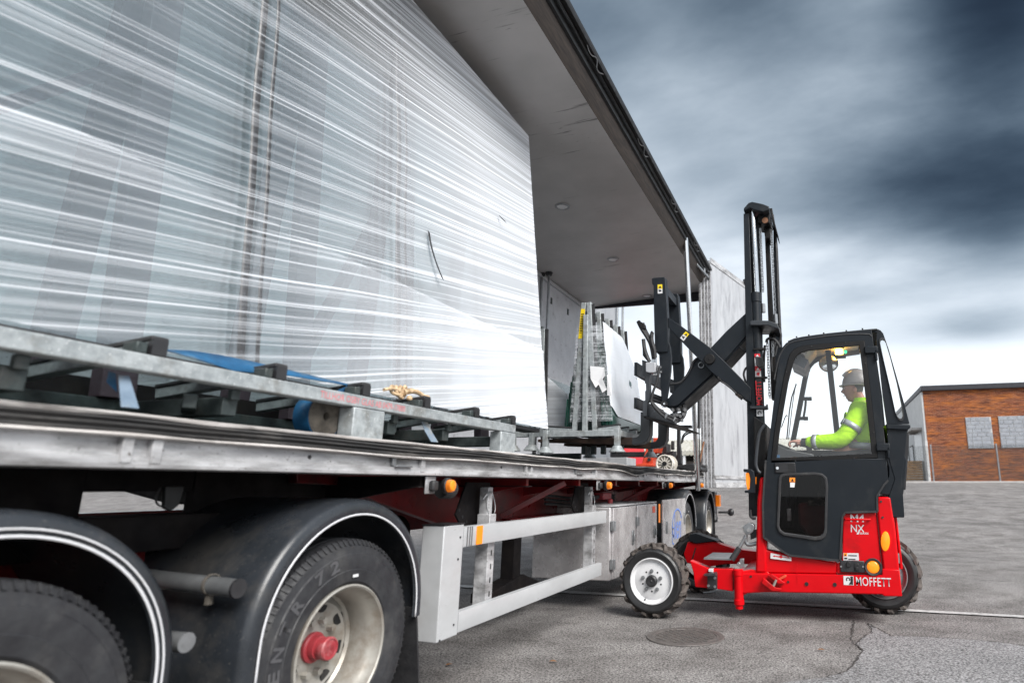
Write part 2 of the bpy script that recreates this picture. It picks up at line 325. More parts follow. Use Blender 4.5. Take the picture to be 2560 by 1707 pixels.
# ---------------------------------------------------------------- geometry helpers
class G:
    def __init__(s): s.b = bmesh.new()
    def face(s, vs): 
        try: return s.b.faces.new(vs)
        except ValueError: return None
    def pts(s, L): return [s.b.verts.new(p) for p in L]
    def box(s, x0, x1, y0, y1, z0, z1):
        v = s.pts([(x, y, z) for z in (z0, z1) for y in (y0, y1) for x in (x0, x1)])
        for f in ((0, 2, 3, 1), (4, 5, 7, 6), (0, 1, 5, 4), (2, 6, 7, 3), (0, 4, 6, 2), (1, 3, 7, 5)): s.face([v[i] for i in f])
        return s
    def prism(s, poly, f0, f1):
        a = s.pts([f0(p) for p in poly]); b = s.pts([f1(p) for p in poly]); n = len(poly)
        s.face(a); s.face(b[::-1])
        for i in range(n): s.face([a[i], b[i], b[(i+1) % n], a[(i+1) % n]])
        return s
    def prY(s, poly, y0, y1): return s.prism(poly, lambda p: (p[0], y0, p[1]), lambda p: (p[0], y1, p[1]))
    def prX(s, poly, x0, x1): return s.prism(poly, lambda p: (x0, p[0], p[1]), lambda p: (x1, p[0], p[1]))
    def prZ(s, poly, z0, z1): return s.prism(poly, lambda p: (p[0], p[1], z0), lambda p: (p[0], p[1], z1))
    def ring(s, outer, inner, f0, f1):
        n = len(outer); L = [s.pts([f(p) for p in q]) for q in (outer, inner) for f in (f0, f1)]
        o0, o1, i0, i1 = L
        for i in range(n):
            j = (i+1) % n
            s.face([o0[i], o0[j], i0[j], i0[i]]); s.face([o1[i], i1[i], i1[j], o1[j]])
            s.face([o0[i], o1[i], o1[j], o0[j]]); s.face([i0[i], i0[j], i1[j], i1[i]])
        return s
    def ringY(s, o, i, y0, y1): return s.ring(o, i, lambda p: (p[0], y0, p[1]), lambda p: (p[0], y1, p[1]))
    def cyl(s, p0, p1, r0, r1=None, seg=16, caps=True):
        r1 = r0 if r1 is None else r1
        p0, p1 = Vector(p0), Vector(p1); d_ = (p1-p0).normalized()
        u = d_.orthogonal().normalized(); w = d_.cross(u)
        a = [s.b.verts.new(p0+(u*math.cos(t)+w*math.sin(t))*r0) for t in [2*PI*i/seg for i in range(seg)]]
        b = [s.b.verts.new(p1+(u*math.cos(t)+w*math.sin(t))*r1) for t in [2*PI*i/seg for i in range(seg)]]
        for i in range(seg): s.face([a[i], a[(i+1) % seg], b[(i+1) % seg], b[i]])
        if caps: s.face(a[::-1]); s.face(b)
        return s
    def bar(s, p0, p1, w, h, up=(0, 0, 1)):
        p0, p1 = Vector(p0), Vector(p1); d_ = (p1-p0).normalized(); up = Vector(up)
        u = d_.cross(up)
        if u.length < 1e-4: u = d_.orthogonal()
        u.normalize(); q = u.cross(d_)
        a = [s.b.verts.new(p0+u*x*w/2+q*y*h/2) for x, y in ((-1, -1), (1, -1), (1, 1), (-1, 1))]
        b = [s.b.verts.new(p1+u*x*w/2+q*y*h/2) for x, y in ((-1, -1), (1, -1), (1, 1), (-1, 1))]
        s.face(a[::-1]); s.face(b)
        for i in range(4): s.face([a[i], a[(i+1) % 4], b[(i+1) % 4], b[i]])
        return s
    def tube(s, path, r, seg=8, smooth=2):
        P = [Vector(p) for p in path]
        for _ in range(smooth):
            if len(P) < 3: break
            Q = [P[0]]
            for a, b in zip(P, P[1:]): Q += [a*.75+b*.25, a*.25+b*.75]
            P = Q+[P[-1]]
        rings = []; u = None
        for i, p in enumerate(P):
            t = (P[min(i+1, len(P)-1)]-P[max(i-1, 0)]).normalized()
            u = (u-t*u.dot(t)) if u is not None else t.orthogonal()
            if u.length < 1e-5: u = t.orthogonal()
            u.normalize(); w = t.cross(u)
            rr = r(i/(len(P)-1)) if callable(r) else r
            rings.append([s.b.verts.new(p+(u*math.cos(k)+w*math.sin(k))*rr) for k in [2*PI*j/seg for j in range(seg)]])
        for a, b in zip(rings, rings[1:]):
            for j in range(seg): s.face([a[j], a[(j+1) % seg], b[(j+1) % seg], b[j]])
        s.face(rings[0][::-1]); s.face(rings[-1]); return s
    def lathe(s, prof, f, seg=40):
        """prof: (radius, along); f(radius, angle, along) -> point"""
        rings = [[s.b.verts.new(f(r, 2*PI*j/seg, a)) for j in range(seg)] for r, a in prof]
        for a, b in zip(rings, rings[1:]):
            for j in range(seg): s.face([a[j], a[(j+1) % seg], b[(j+1) % seg], b[j]])
        return s
    def sphere(s, c, rx, ry=None, rz=None, u=14, v=8):
        r = bmesh.ops.create_uvsphere(s.b, u_segments=u, v_segments=v, radius=1)
        bmesh.ops.transform(s.b, matrix=Matrix.Translation(c) @ Matrix.Diagonal((rx, ry or rx, rz or rx, 1)), verts=r['verts'])
        return s
    def strip(s, A, B):
        a = s.pts(A); b = s.pts(B)
        for i in range(len(a)-1): s.face([a[i], a[i+1], b[i+1], b[i]])
        return s
def woff(p):
    o = Vector((0, 0, 0))
    while p is not None: o += p.location; p = p.parent
    return o
def ob(name, g, m, parent=None, bev=0, smooth=True, angle=35, thick=0, seg=2):
    b = g.b if isinstance(g, G) else g
    bmesh.ops.recalc_face_normals(b, faces=b.faces)
    if name in ('stretch_film', 'glass_sheet', 'window_pane') and any(e.is_boundary for e in b.edges):   # open sheets face the open side of the trailer
        b.normal_update()
        if sum((f.normal.dot(Vector((1, -.5, 0)))*f.calc_area() for f in b.faces)) < 0: bmesh.ops.reverse_faces(b, faces=b.faces)
    bmesh.ops.translate(b, verts=b.verts, vec=-woff(parent))
    me = bpy.data.meshes.new(name); b.to_mesh(me); b.free()
    if m: me.materials.append(MATS[m])
    if smooth:
        for p in me.polygons: p.use_smooth = True
        me.set_sharp_from_angle(angle=R(angle))
    o = bpy.data.objects.new(name, me); COL.objects.link(o); o.parent = parent
    if thick:
        md = o.modifiers.new('solid', 'SOLIDIFY'); md.thickness = thick; md.offset = 0
    if bev:
        md = o.modifiers.new('bevel', 'BEVEL'); md.width = bev; md.segments = seg; md.limit_method = 'ANGLE'; md.angle_limit = R(40)
    return o
def cut(o, g):
    """cut the shape g out of the mesh o, once and for all"""
    c = ob('cutter', g, None, o.parent, smooth=False)
    md = o.modifiers.new('cut', 'BOOLEAN'); md.object = c; md.solver = 'EXACT'; md.operation = 'DIFFERENCE'
    dg = bpy.context.evaluated_depsgraph_get(); me = bpy.data.meshes.new_from_object(o.evaluated_get(dg))
    o.modifiers.clear(); o.data = me; bpy.data.objects.remove(c); return o
def thing(name, loc, label, cat, group=None):
    o = bpy.data.objects.new(name, None); COL.objects.link(o); o.location = loc; o.empty_display_size = .2
    return tag(o, label, cat, group)
def tag(o, label=None, cat=None, group=None, kind=None):
    if label: o['label'] = label
    if cat: o['category'] = cat
    if group: o['group'] = group
    if kind: o['kind'] = kind
    return o
def copy_tree(o, off=(0, 0, 0), parent=None, top=True):
    c = o.copy(); COL.objects.link(c)
    c.parent = parent if parent is not None else o.parent
    if top: c.location = o.location + Vector(off)
    for ch in o.children: copy_tree(ch, parent=c, top=False)
    return c
def text(name, body, m, parent, origin, xdir, zdir, size, w=None, extrude=.001, bold=0., shear=0., space=1.):
    """raised flat lettering as a mesh: origin is the lower left corner of the line"""
    cu = bpy.data.curves.new(name, 'FONT'); cu.body = body; cu.size = 1; cu.extrude = 0; cu.offset = bold; cu.shear = shear; cu.space_character = space
    cu.resolution_u = 3
    t = bpy.data.objects.new('tmp', cu); COL.objects.link(t)
    me = bpy.data.meshes.new_from_object(t.evaluated_get(bpy.context.evaluated_depsgraph_get()))
    bpy.data.objects.remove(t); 
    xs = [v.co.x for v in me.vertices]; ys = [v.co.y for v in me.vertices]
    x0, x1, y0, y1 = min(xs), max(xs), min(ys), max(ys)
    sx = size/(y1-y0); kx = (w/(x1-x0)) if w else sx
    xd = Vector(xdir).normalized(); zd = Vector(zdir).normalized(); n = xd.cross(zd).normalized()
    b = bmesh.new(); b.from_mesh(me); bpy.data.meshes.remove(me)
    for v in b.verts:
        q = v.co.copy(); v.co = Vector(origin)+xd*(q.x-x0)*kx+zd*(q.y-y0)*sx+n*extrude
    o = ob(name, b, m, parent, smooth=False); return o
def sticker(name, m, parent, poly3):
    g = G(); g.face(g.pts(poly3)); return ob(name, g, m, parent, smooth=False)

# ================================================================ ground
def sstep(t): t = max(0, min(1, t)); return t*t*(3-2*t)
def gz(y): return 1.38*sstep((y-13.5)/25.)
g = G()
ys = [-60, -20, -5, 0, 3, 6, 9, 12, 13.5]+[13.5+25*i/24 for i in range(1, 25)]+[42, 60, 120, 400]
xs = [-400, -120, -60, -30, -15, -8, -4, -2, 0, 2, 4, 8, 15, 30, 60, 120, 400]
grid = [[g.b.verts.new((x, y, gz(y))) for x in xs] for y in ys]
for a, b in zip(grid, grid[1:]):
    for i in range(len(xs)-1): g.face([a[i], a[i+1], b[i+1], b[i]])
tag(ob('ground', g, 'asphalt', angle=180), kind='structure')
# repaired asphalt beyond the crack
crack = [(0.295,6.528),(0.323,6.306),(0.296,6.116),(0.224,5.941),(0.153,5.666),(0.202,5.53),(0.157,5.288),(0.114,5.026),(0.047,4.855),(-0.094,4.692),(-0.23,4.604),(-0.362,4.511)]
edge2 = [(0.295,6.528),(0.453,6.058),(0.724,6.096),(1.02,6.097),(1.297,6.047),(1.515,5.952)]
corner = [(1.178,4.517),(-0.387,4.102)]
g = G(); f = g.face(g.pts([(x, y, .004) for x, y in edge2+corner+crack[::-1][:-1]])); bmesh.ops.triangulate(g.b, faces=g.b.faces)
tag(ob('pavement', g, 'asphalt_patch', smooth=False), kind='structure')
def crack_strip(path, w):
    P = []
    for a, b in zip(path, path[1:]):
        k = max(2, int(math.dist(a, b)/.035))
        for i in range(k):
            t = i/k; P.append((a[0]+(b[0]-a[0])*t+random.uniform(-.012, .012), a[1]+(b[1]-a[1])*t+random.uniform(-.012, .012)))
    A = []; B = []
    for p in P:
        h = w*random.uniform(.3, 1.3)
        A.append((p[0]-h, p[1]-h*.6, .008)); B.append((p[0]+h, p[1]+h*.6, .008))
    return G().strip(A, B)
for path, w in ((crack, .007), (edge2, .006), ([(0.184,6.637),(0.166,6.361),(0.137,6.103),(0.142,5.987)], .007), ([(0.15,5.64),(0.135,5.873),(0.172,6.495)], .004)):
    tag(ob('pavement_crack', crack_strip(path, w), 'crack_dark', smooth=False), kind='structure')
la, lb = [(-1.512,7.409),(1.79,7.261)]; lc, ld = [(-1.486,7.277),(1.761,7.149)]
ext = lambda a, b, t: (a[0]+(b[0]-a[0])*t, a[1]+(b[1]-a[1])*t)
g = G(); A = []; B = []
for i in range(60):
    t = -2.2+3.9*i/59
    p, q = ext(la, lb, t), ext(lc, ld, t)
    A.append((p[0], p[1]+random.uniform(-.006, .006), .012)); B.append((q[0], q[1]+random.uniform(-.006, .006), .012))
g.strip(A, B); tag(ob('road_marking', g, 'white_line', smooth=False), kind='structure')

# ================================================================ trailer
XO = -2.2
TR = thing('semi_trailer', (-3.5, 6, 0), 'open-sided glass transport trailer with its roof lifted, red chassis and black mudguards', 'trailer')
ob('deck_floor', G().box(-4.80, -2.235, -2.6, 13.1, 1.33, 1.478), 'galvanised_shaded', TR)
# --- side rail: web, ledge and proud lower lip
web = [(-2.26, 1.30), (-2.2, 1.305), (-2.198, 1.318), (-2.206, 1.32), (-2.206, 1.343), (-2.222, 1.347), (-2.224, 1.40), (-2.215, 1.405), (-2.215, 1.412), (-2.26, 1.412)]
ob('side_rail', G().prY(web, -2.6, 13.0), 'alu_profile', TR, angle=20)
def sag(y):
    s_ = 0
    for c, w, a in ((2.05, .5, .003), (3.05, .55, .012), (4.6, .7, .010), (5.6, .35, .012), (7.35, .42, .042), (8.7, .5, .016), (10.1, .35, .012)):
        s_ += a*math.exp(-((y-c)/w)**2)
    return s_+.003*noise.noise((y*3, 0, 0))
def swept(name, prof, m, amt, y0=-2.0, y1=13.0, n=220, jit=.003):
    g = G(); rows = []
    for i in range(n+1):
        y = y0+(y1-y0)*i/n; s_ = sag(y)*amt
        rows.append([g.b.verts.new((x+jit*noise.noise((y*2.2, k*3.1, 5)), y, z-s_+jit*noise.noise((y*3.5, k*2.7, 1)))) for k, (x, z) in enumerate(prof)])
    for a, b in zip(rows, rows[1:]):
        for k in range(len(prof)): g.face([a[k], a[(k+1) % len(prof)], b[(k+1) % len(prof)], b[k]])
    g.face(rows[0]); g.face(rows[-1][::-1])
    return ob(name, g, m, TR, angle=25)
swept('rubber_seal', [(-2.30, 1.472), (-2.205, 1.470), (-2.190, 1.458), (-2.200, 1.449), (-2.186, 1.441), (-2.198, 1.430), (-2.184, 1.422), (-2.192, 1.412), (-2.25, 1.410)], 'rubber_seal', 1.)
swept('seal_flap', [(-2.36, 1.482), (-2.215, 1.484), (-2.192, 1.476), (-2.196, 1.468), (-2.36, 1.472)], 'seal_top', .35, jit=.004)
swept('seal_bead', [(-2.188, 1.415), (-2.182, 1.409), (-2.188, 1.403), (-2.196, 1.409)], 'seal_top', 1.05)
for y in [t[0] for t in [(1.564,1.367),(1.66,1.373),(3.161,1.387),(4.463,1.39),(4.552,1.392),(6.003,1.382),(7.519,1.364),(7.752,1.368),(10.269,1.39),(10.691,1.396)]]+[8.45, 8.55, 0.1, .25, -.9]:
    ob('rail_bracket', G().box(-2.224, -2.199, y-.018, y+.018, 1.32, 1.409), 'alu_profile', TR, bev=.003)
for y in (2.35, 4.1, 5.9, 7.9):
    ob('rail_bolt', G().cyl((-2.228, y, 1.372), (-2.219, y, 1.372), .009, seg=10), 'black_rubber', TR)
for y in (2.98, 5.55, 8.9):
    ob('lashing_hook', G().box(-2.226, -2.188, y-.07, y+.07, 1.343, 1.352).box(-2.224, -2.205, y-.08, y-.05, 1.35, 1.4), 'steel_grey', TR, bev=.003)
# --- roof
def zc(x): return 4.98+(x+4.75)*.07
roof = [(-4.86, 4.97), (-2.2, zc(-2.2)), (-2.2, 5.62), (-4.86, 5.72)]
ob('roof_panel', G().prY(roof, -2.6, 12.25), 'ceiling_white', TR)
ob('plywood_strip', G().prY([(-2.199, zc(-2.2)+.002), (-2.106, 5.31), (-2.106, 5.52), (-2.199, 5.6)], -2.6, 12.2), 'ply_edge', TR)
ob('roof_rail', G().prY([(-2.105, 5.33), (-2.075, 5.335), (-2.07, 5.39), (-2.045, 5.39), (-2.04, 5.44), (-1.995, 5.44), (-1.985, 5.46), (-1.985, 5.50), (-2.105, 5.53)], -2.6, 12.26), 'rail_black', TR, angle=20)
ob('roof_end_trim', G().box(-4.85, -2.11, 12.23, 12.29, 4.955, 5.7), 'roof_dark', TR)
rp = []
for i in range(70):
    y = -1+13*i/69
    rp.append((-2.035+.018*noise.noise((y*1.7, 2, 0)), y, 5.405-.03*abs(noise.noise((y*2.6, 0, 3)))))
ob('roof_cord', G().tube(rp, .005, 6, 0), 'black_rubber', TR)
for k in range(4):
    y = 5.2+k*1.75; rp = [(-2.0, y-.35, 5.5), (-2.03, y-.12, 5.40), (-1.985, y, 5.46), (-2.04, y+.1, 5.37), (-2.0, y+.3, 5.47)]
    ob('roof_strap', G().tube(rp, .006, 6), 'steel_grey', TR)
for (x, y) in ((-3.394, 4.9), *[(-3.376,7.579)], *[(-3.369,9.784),(-3.379,12.012)]):
    z = zc(x)
    L = ob('ceiling_light', G().lathe([(.11, -.0), (.105, -.012), (.08, -.014), (.075, -.004)], lambda r, t, a: (x+r*math.cos(t), y+r*math.sin(t), z-.001+a), 28), 'steel_grey', TR)
    ob('lens', G().cyl((x, y, z-.003), (x, y, z-.007), .075, seg=24), 'paper', L)
ob('side_wall', G().box(-4.802, -4.79, -2.6, 12.22, 1.479, 4.97), 'inner_wall', TR)
ob('wall_rail', G().box(-4.79, -4.74, -2.6, 12.2, 4.90, 4.962).box(-4.79, -4.765, -2.6, 12.2, 1.479, 1.62), 'inner_wall', TR, bev=.006)
for y in (8.2, 8.85, 9.6, 10.4, 11.2):
    ob('lashing_eye', G().box(-4.789, -4.775, y-.03, y+.03, 4.55, 4.67), 'galvanised_shaded', TR, bev=.004)
ob('front_wall', G().box(-4.79, -2.25, -2.6, -2.54, 1.479, 4.95), 'inner_wall', TR)
# --- folded side doors at the rear
for i in range(4):
    x0 = -2.235+i*.062; y0 = 11.75+i*.03
    a = Vector((x0, y0, 0)); b = Vector((x0+.47, y0+1.82, 0)); n = Vector(((b-a).y, -(b-a).x, 0)).normalized()*.048
    p = [(q.x, q.y) for q in (a, a+n, b+n, b)]
    dz = .02*i
    dr = ob('side_door_panel', G().prZ(p, 1.20, 5.70-dz), 'white_panel', TR, bev=.004)
    dirv = (b-a).normalized(); nn = n.normalized()
    e = [a+nn*.004-dirv*.006, a+nn*.046-dirv*.006, a+nn*.046+dirv*.0, a+nn*.004+dirv*.0]
    st = ob('hinge_strip', G().prZ([(q.x, q.y) for q in e], 1.21, 5.72-dz), 'alu_profile', dr)
    rv = G()
    for k in range(46):
        for off in (.012, .036):
            c = a+nn*off-dirv*.007; z = 1.28+k*.097+(0.048 if off > .02 else 0)
            rv.cyl((c.x, c.y, z), (c.x-dirv.x*.006, c.y-dirv.y*.006, z), .0055, seg=6)
    tag(ob('rivet', rv, 'ink_black', dr, smooth=False), kind='stuff')
    if i == 3:
        c0 = b+n; 
        ob('hinge_strip', G().prZ([(q.x, q.y) for q in (a+n+nn*.002, a+n+nn*.012, b+n+nn*.012, b+n+nn*.002)], 5.60, 5.715), 'alu_profile', dr)
        ob('bottom_rail', G().prZ([(q.x, q.y) for q in (a+n+nn*.002, a+n+nn*.03, b+n+nn*.03, b+n+nn*.002)], 1.20, 1.30), 'alu_profile', dr, bev=.005)
        ob('bottom_rail', G().prZ([(q.x, q.y) for q in (a+n+nn*.002, a+n+nn*.02, b+n+nn*.02, b+n+nn*.002)], 1.36, 1.43), 'alu_profile', dr, bev=.005)
        ob('corner_bracket', G().prZ([(q.x, q.y) for q in (b+n+nn*.0-dirv*.1, b+n+nn*.05-dirv*.1, b+n+nn*.05+dirv*.02, b+n+dirv*.02)], 5.68, 5.78), 'black_plastic', dr, bev=.005)
ob('door_hanger', G().bar((-2.12, 11.0, 5.42), (-2.02, 12.0, 5.42), .03, .05).bar((-2.12, 11.0, 5.29), (-2.02, 12.0, 5.29), .03, .04).bar((-2.07, 11.5, 5.29), (-2.07, 11.5, 5.42), .03, .03), 'steel_grey', TR, bev=.004)
p0, p1 = (9.879,5.538), (10.687,1.162)
ob('roof_lift_pole', G().cyl((-2.1, p1[0], p1[1]), (-2.1, p0[0], p0[1]), .042, seg=20), 'chrome', TR)
q0, q1 = (11.126,2.926), (11.071,2.239)
ob('gas_strut', G().cyl((-2.14, q0[0], q0[1]), (-2.14, q1[0], q1[1]), .03, seg=12).cyl((-2.14, q1[0], q1[1]), (-2.14, q1[0]+.02, 1.5), .012, seg=8), 'black_plastic', TR)
# --- chassis
ob('hanging_plate', G().prX([(2.02, 1.245), (2.10, 1.245), (2.09, 1.17), (2.06, 1.145), (2.03, 1.16)], -2.62, -2.60), 'ink_black', TR, bev=.003)
ob('hanging_chain', G().tube([(-2.6, 2.0, 1.24), (-2.6, 1.985, 1.20), (-2.6, 2.0, 1.17), (-2.6, 2.03, 1.165)], .004, 6), 'ink_black', TR)
ob('chassis_beam', G().prX([(2.927,1.26),(3.277,1.249),(3.607,1.142),(4.415,0.941),(4.454,0.955),(6.21,0.925),(7.937,0.873),(7.907,1.395),(2.919,1.312)], -2.89, -2.83), 'chassis_red', TR, bev=.004)
ob('chassis_beam', G().box(-4.25, -4.15, -2.4, 12.9, .80, 1.09), 'chassis_red', TR, bev=.004)
ob('chassis_flange', G().box(-2.97, -2.75, 5.3, 12.8, .93, .955), 'chassis_red', TR, bev=.003)
ob('chassis_beam', G().box(-2.89, -2.83, 7.9, 12.9, .90, 1.27), 'chassis_red', TR, bev=.004)
ob('chassis_beam', G().box(-2.99, -2.75, -2.4, 2.6, .98, 1.125), 'chassis_dark', TR, bev=.004)
ob('chassis_beam', G().box(-2.96, -2.91, -2.4, 1.93, 1.0, 1.326).box(-2.96, -2.91, 2.40, 3.4, 1.0, 1.326).box(-2.95, -2.92, 1.93, 2.40, 1.222, 1.326), 'chassis_dark', TR, bev=.004)  # added dark panels that block the bright gap under the deck
ob('bogie_panel', G().box(-2.93, -2.88, 1.55, 2.2, .62, 1.0), 'chassis_red', TR, bev=.004)
for y in (-.2, .8, 3.25, 4.6, 5.7, 6.8, 7.7, 8.6, 9.6, 11.4):
    ob('cross_member', G().prY([(-2.26, 1.245), (-2.26, 1.30), (-4.7, 1.30), (-4.7, 1.245), (-4.1, 1.13), (-2.95, 1.13)], y-.02, y+.02), 'chassis_dark' if y < 4 else 'chassis_red', TR)
    ob('cross_flange', G().box(-2.95, -2.245, y-.055, y+.055, 1.236, 1.244), 'chassis_dark', TR)
for (a, b) in (((-2.8, 5.2, .98), (-2.3, 5.45, 1.27)), ((-2.8, 8.4, .98), (-2.3, 8.8, 1.27))):
    ob('brace', G().bar(a, b, .05, .05), 'chassis_red', TR, bev=.004)
ob('axle_beam', G().cyl((-4.6, 2.7, .5), (-2.6, 2.7, .5), .075).cyl((-4.6, 1.28, .5), (-2.6, 1.28, .5), .075).cyl((-4.6, 10.45, .5), (-2.6, 10.45, .5), .075).cyl((-4.6, 12.4, .5), (-2.6, 12.4, .5), .075), 'chassis_dark', TR)
ob('suspension_arm', G().box(-3.35, -3.2, .6, 3.3, .55, .75).box(-3.35, -3.2, 9.7, 13, .55, .75), 'chassis_dark', TR, bev=.01)
ob('air_tank', G().cyl((-3.7, 4.1, .85), (-3.7, 5.0, .85), .14, seg=20), 'chassis_dark', TR)
# --- wheels
def wheel(yc, letters=True, xo=-2.235):
    w = bpy.data.objects.new('wheel', None); COL.objects.link(w); w.parent = TR; w.location = Vector((xo, yc, .5))-woff(TR)
    f = lambda r, t, a: (xo+a, yc+r*math.cos(t), .5+r*math.sin(t))
    tp = [(.285, -.012), (.30, .002), (.33, .006), (.352, .010), (.356, .006), (.40, .010), (.425, .006), (.43, .001), (.447, -.004), (.462, -.006), (.466, -.013), (.488, -.028), (.496, -.045)]
    for xx in (-.09, -.165, -.24, -.315): tp += [(.497, xx+.012), (.484, xx+.010), (.484, xx-.002), (.498, xx-.004)]
    tp += [(.492, -.37), (.46, -.40), (.36, -.41), (.28, -.39)]
    ob('tyre', G().lathe(tp, f, 72), 'tyre', w, angle=28)
    lug = G()
    for k in range(96):
        t = 2*PI*k/96; c, s_ = math.cos(t), math.sin(t); c2, s2 = math.cos(t+.022), math.sin(t+.022)
        lug.prism([(0, 0), (1, 0), (1, 1), (0, 1)], lambda p: (xo-.004-.024*p[1], yc+(c if p[0] == 0 else c2)*(.468+.026*p[1]), .5+(s_ if p[0] == 0 else s2)*(.468+.026*p[1])),
                  lambda p: (xo-.018-.03*p[1], yc+(c if p[0] == 0 else c2)*(.468+.026*p[1]), .5+(s_ if p[0] == 0 else s2)*(.468+.026*p[1])))
    tag(ob('tread_rib', lug, 'tyre', w, smooth=False), kind='stuff')
    ob('rim', G().lathe([(.285, -.014), (.287, .004), (.279, .008), (.272, .002), (.268, -.02), (.255, -.045), (.242, -.075), (.236, -.15), (.240, -.165), (.228, -.178), (.215, -.172), (.20, -.162), (.165, -.172), (.10, -.172), (.02, -.172)], f, 64), 'rim_steel', w, angle=30)
    hol = G()
    for k in range(8):
        t = 2*PI*(k+.5)/8+.2; cy, cz = yc+.182*math.cos(t), .5+.182*math.sin(t)
        hol.cyl((xo-.185, cy, cz), (xo-.1655, cy, cz), .030, seg=16)
    ob('hand_hole', hol, 'ink_black', w, smooth=False)
    for k in range(10):
        t = 2*PI*k/10; cy, cz = yc+.118*math.cos(t), .5+.118*math.sin(t)
        ob('wheel_nut', G().cyl((xo-.174, cy, cz), (xo-.14, cy, cz), .017, seg=6), 'rim_steel', w, smooth=False)
    h = ob('hub_cap', G().lathe([(.068, -.172), (.068, -.158), (.060, -.152), (.053, -.152), (.051, -.124), (.043, -.122), (.043, -.096), (.051, -.094), (.052, -.072), (.048, -.066), (.042, -.066), (.040, -.070), (.001, -.070)], f, 28), 'hub_red', w, angle=28)
    text('hub_lettering', 'BPW', 'hub_red', w, (xo-.069, yc-.030, .49), (0, 1, 0), (0, 0, 1), .026, .06, .003)
    if letters:
        for ch, a in zip('ENTR 72', (184, 171, 157, 143, 0, 121, 108)):
            if ch == ' ': continue
            t = R(a); o = Vector((xo+.008, yc+.366*math.cos(t), .5+.366*math.sin(t))); up = Vector((0, math.cos(t), math.sin(t))); xd = Vector((0, math.sin(t), -math.cos(t)))
            text('tyre_lettering', ch, 'tyre_letter', w, o-xd*.022, xd, up, .058, .056, .003, .035)
        g = G(); t = R(86); o = Vector((xo+.013, yc+.325*math.cos(t), .5+.325*math.sin(t)))
        g.box(o.x, o.x+.002, o.y-.018, o.y+.018, o.z-.006, o.z+.007); ob('balance_mark', g, 'white_paint', w)
    return w
w1 = wheel(2.70)
for y in (1.28, 10.45, 12.40): copy_tree(w1, (0, y-2.70, 0), TR)
for y in (1.28, 2.70, 10.45, 12.40):
    f = lambda r, t, a, y=y: (-4.38-a, y+r*math.cos(t), .5+r*math.sin(t))
    fw_ = bpy.data.objects.new('wheel', None); COL.objects.link(fw_); fw_.parent = TR; fw_.location = Vector((-4.38, y, .5))-woff(TR)
    ob('tyre', G().lathe([(.1, .02), (.28, 0), (.45, .01), (.495, .05), (.497, .33), (.46, .38), (.28, .39)], f, 48), 'tyre', fw_)
# --- mudguards
def mudguard(yc, R0=.497, zcn=.612, rear=True, trim2=False, xi=-2.95):
    path = [((yc, .48+.13*i/3), (-1, 0)) for i in range(3)]
    path = [((yc, z), (-1, 0)) for z in (.46, .53, .60)]
    n_ = 40
    path += [((yc, zcn), (math.cos(PI-PI*i/n_), math.sin(PI-PI*i/n_))) for i in range(1, n_+1)]
    if rear: path += [((yc, .585), (1, 0)), ((yc, .555), (1, 0))]
    cs = [(-2.212, 0.), (-2.200, .004), (-2.196, .02), (-2.198, .045), (-2.208, .064), (-2.235, .074), (-2.30, .078), (xi, .080), (xi, .066), (-2.30, .064), (-2.23, .055), (-2.215, .04)]
    g = G(); rows = []
    for (cy, cz), (ny, nz) in path:
        rows.append([g.b.verts.new((x, cy+ny*(R0+r), cz+nz*(R0+r))) for x, r in cs])
    for a, b in zip(rows, rows[1:]):
        for k in range(len(cs)): g.face([a[k], a[(k+1) % len(cs)], b[(k+1) % len(cs)], b[k]])
    g.face(rows[0]); g.face(rows[-1][::-1])
    mg = ob('mudguard', g, 'mudguard_plastic', TR, angle=50)
    def strip_(r0, r1, sub):
        gg = G(); A = []; B = []
        for (cy, cz), (ny, nz) in path[:sub]:
            A.append((-2.1925, cy+ny*(R0+r0), cz+nz*(R0+r0))); B.append((-2.1925, cy+ny*(R0+r1), cz+nz*(R0+r1)))
        gg.strip(A, B); return ob('trim_strip', gg, 'white_trim', mg, thick=.004)
    strip_(-.002, .007, 99)
    if trim2: strip_(.020, .026, 99)
    if rear:
        y2 = yc+R0+.02
        fl = ob('mud_flap', G().prY([(-2.205, .60), (-2.215, .06), (-2.75, .06), (-2.75, .60)], 0, .012), 'black_rubber', mg)
        for v in fl.data.vertices:
            wz = v.co.z+woff(mg).z; v.co.y += y2+(.60-wz)*.22
    return mg
mudguard(2.685); mudguard(1.28, trim2=True); mudguard(10.45, .5, .60); mudguard(12.40, .5, .60)
for yc in (2.08, .66):
    z = .87
    t_ = ob('mudguard_tube', G().tube([(-2.95, yc+.02, .99), (-2.84, yc+.01, .95), (-2.74, yc, .885), (-2.66, yc, z+.01), (-2.23, yc, z-.01)], .034, 14, 2), 'steel_grey', TR)
    ob('end_plug', G().cyl((-2.232, yc, z-.01), (-2.222, yc, z-.01), .036, seg=16), 'black_plastic', t_)
    for x in (-2.63, -2.36):
        ob('hose_clip', G().lathe([(.035, -.006), (.040, -.006), (.040, .006), (.035, .006)], lambda r, t, a: (x+a, yc+r*math.cos(t), z+r*math.sin(t)), 18).box(x-.008, x+.008, yc-.012, yc+.01, z-.075, z-.03), 'coil_beige', t_)
ob('mudguard_tube', G().cyl((-2.9, 1.92, .70), (-2.25, 1.92, .70), .034), 'steel_grey', TR)
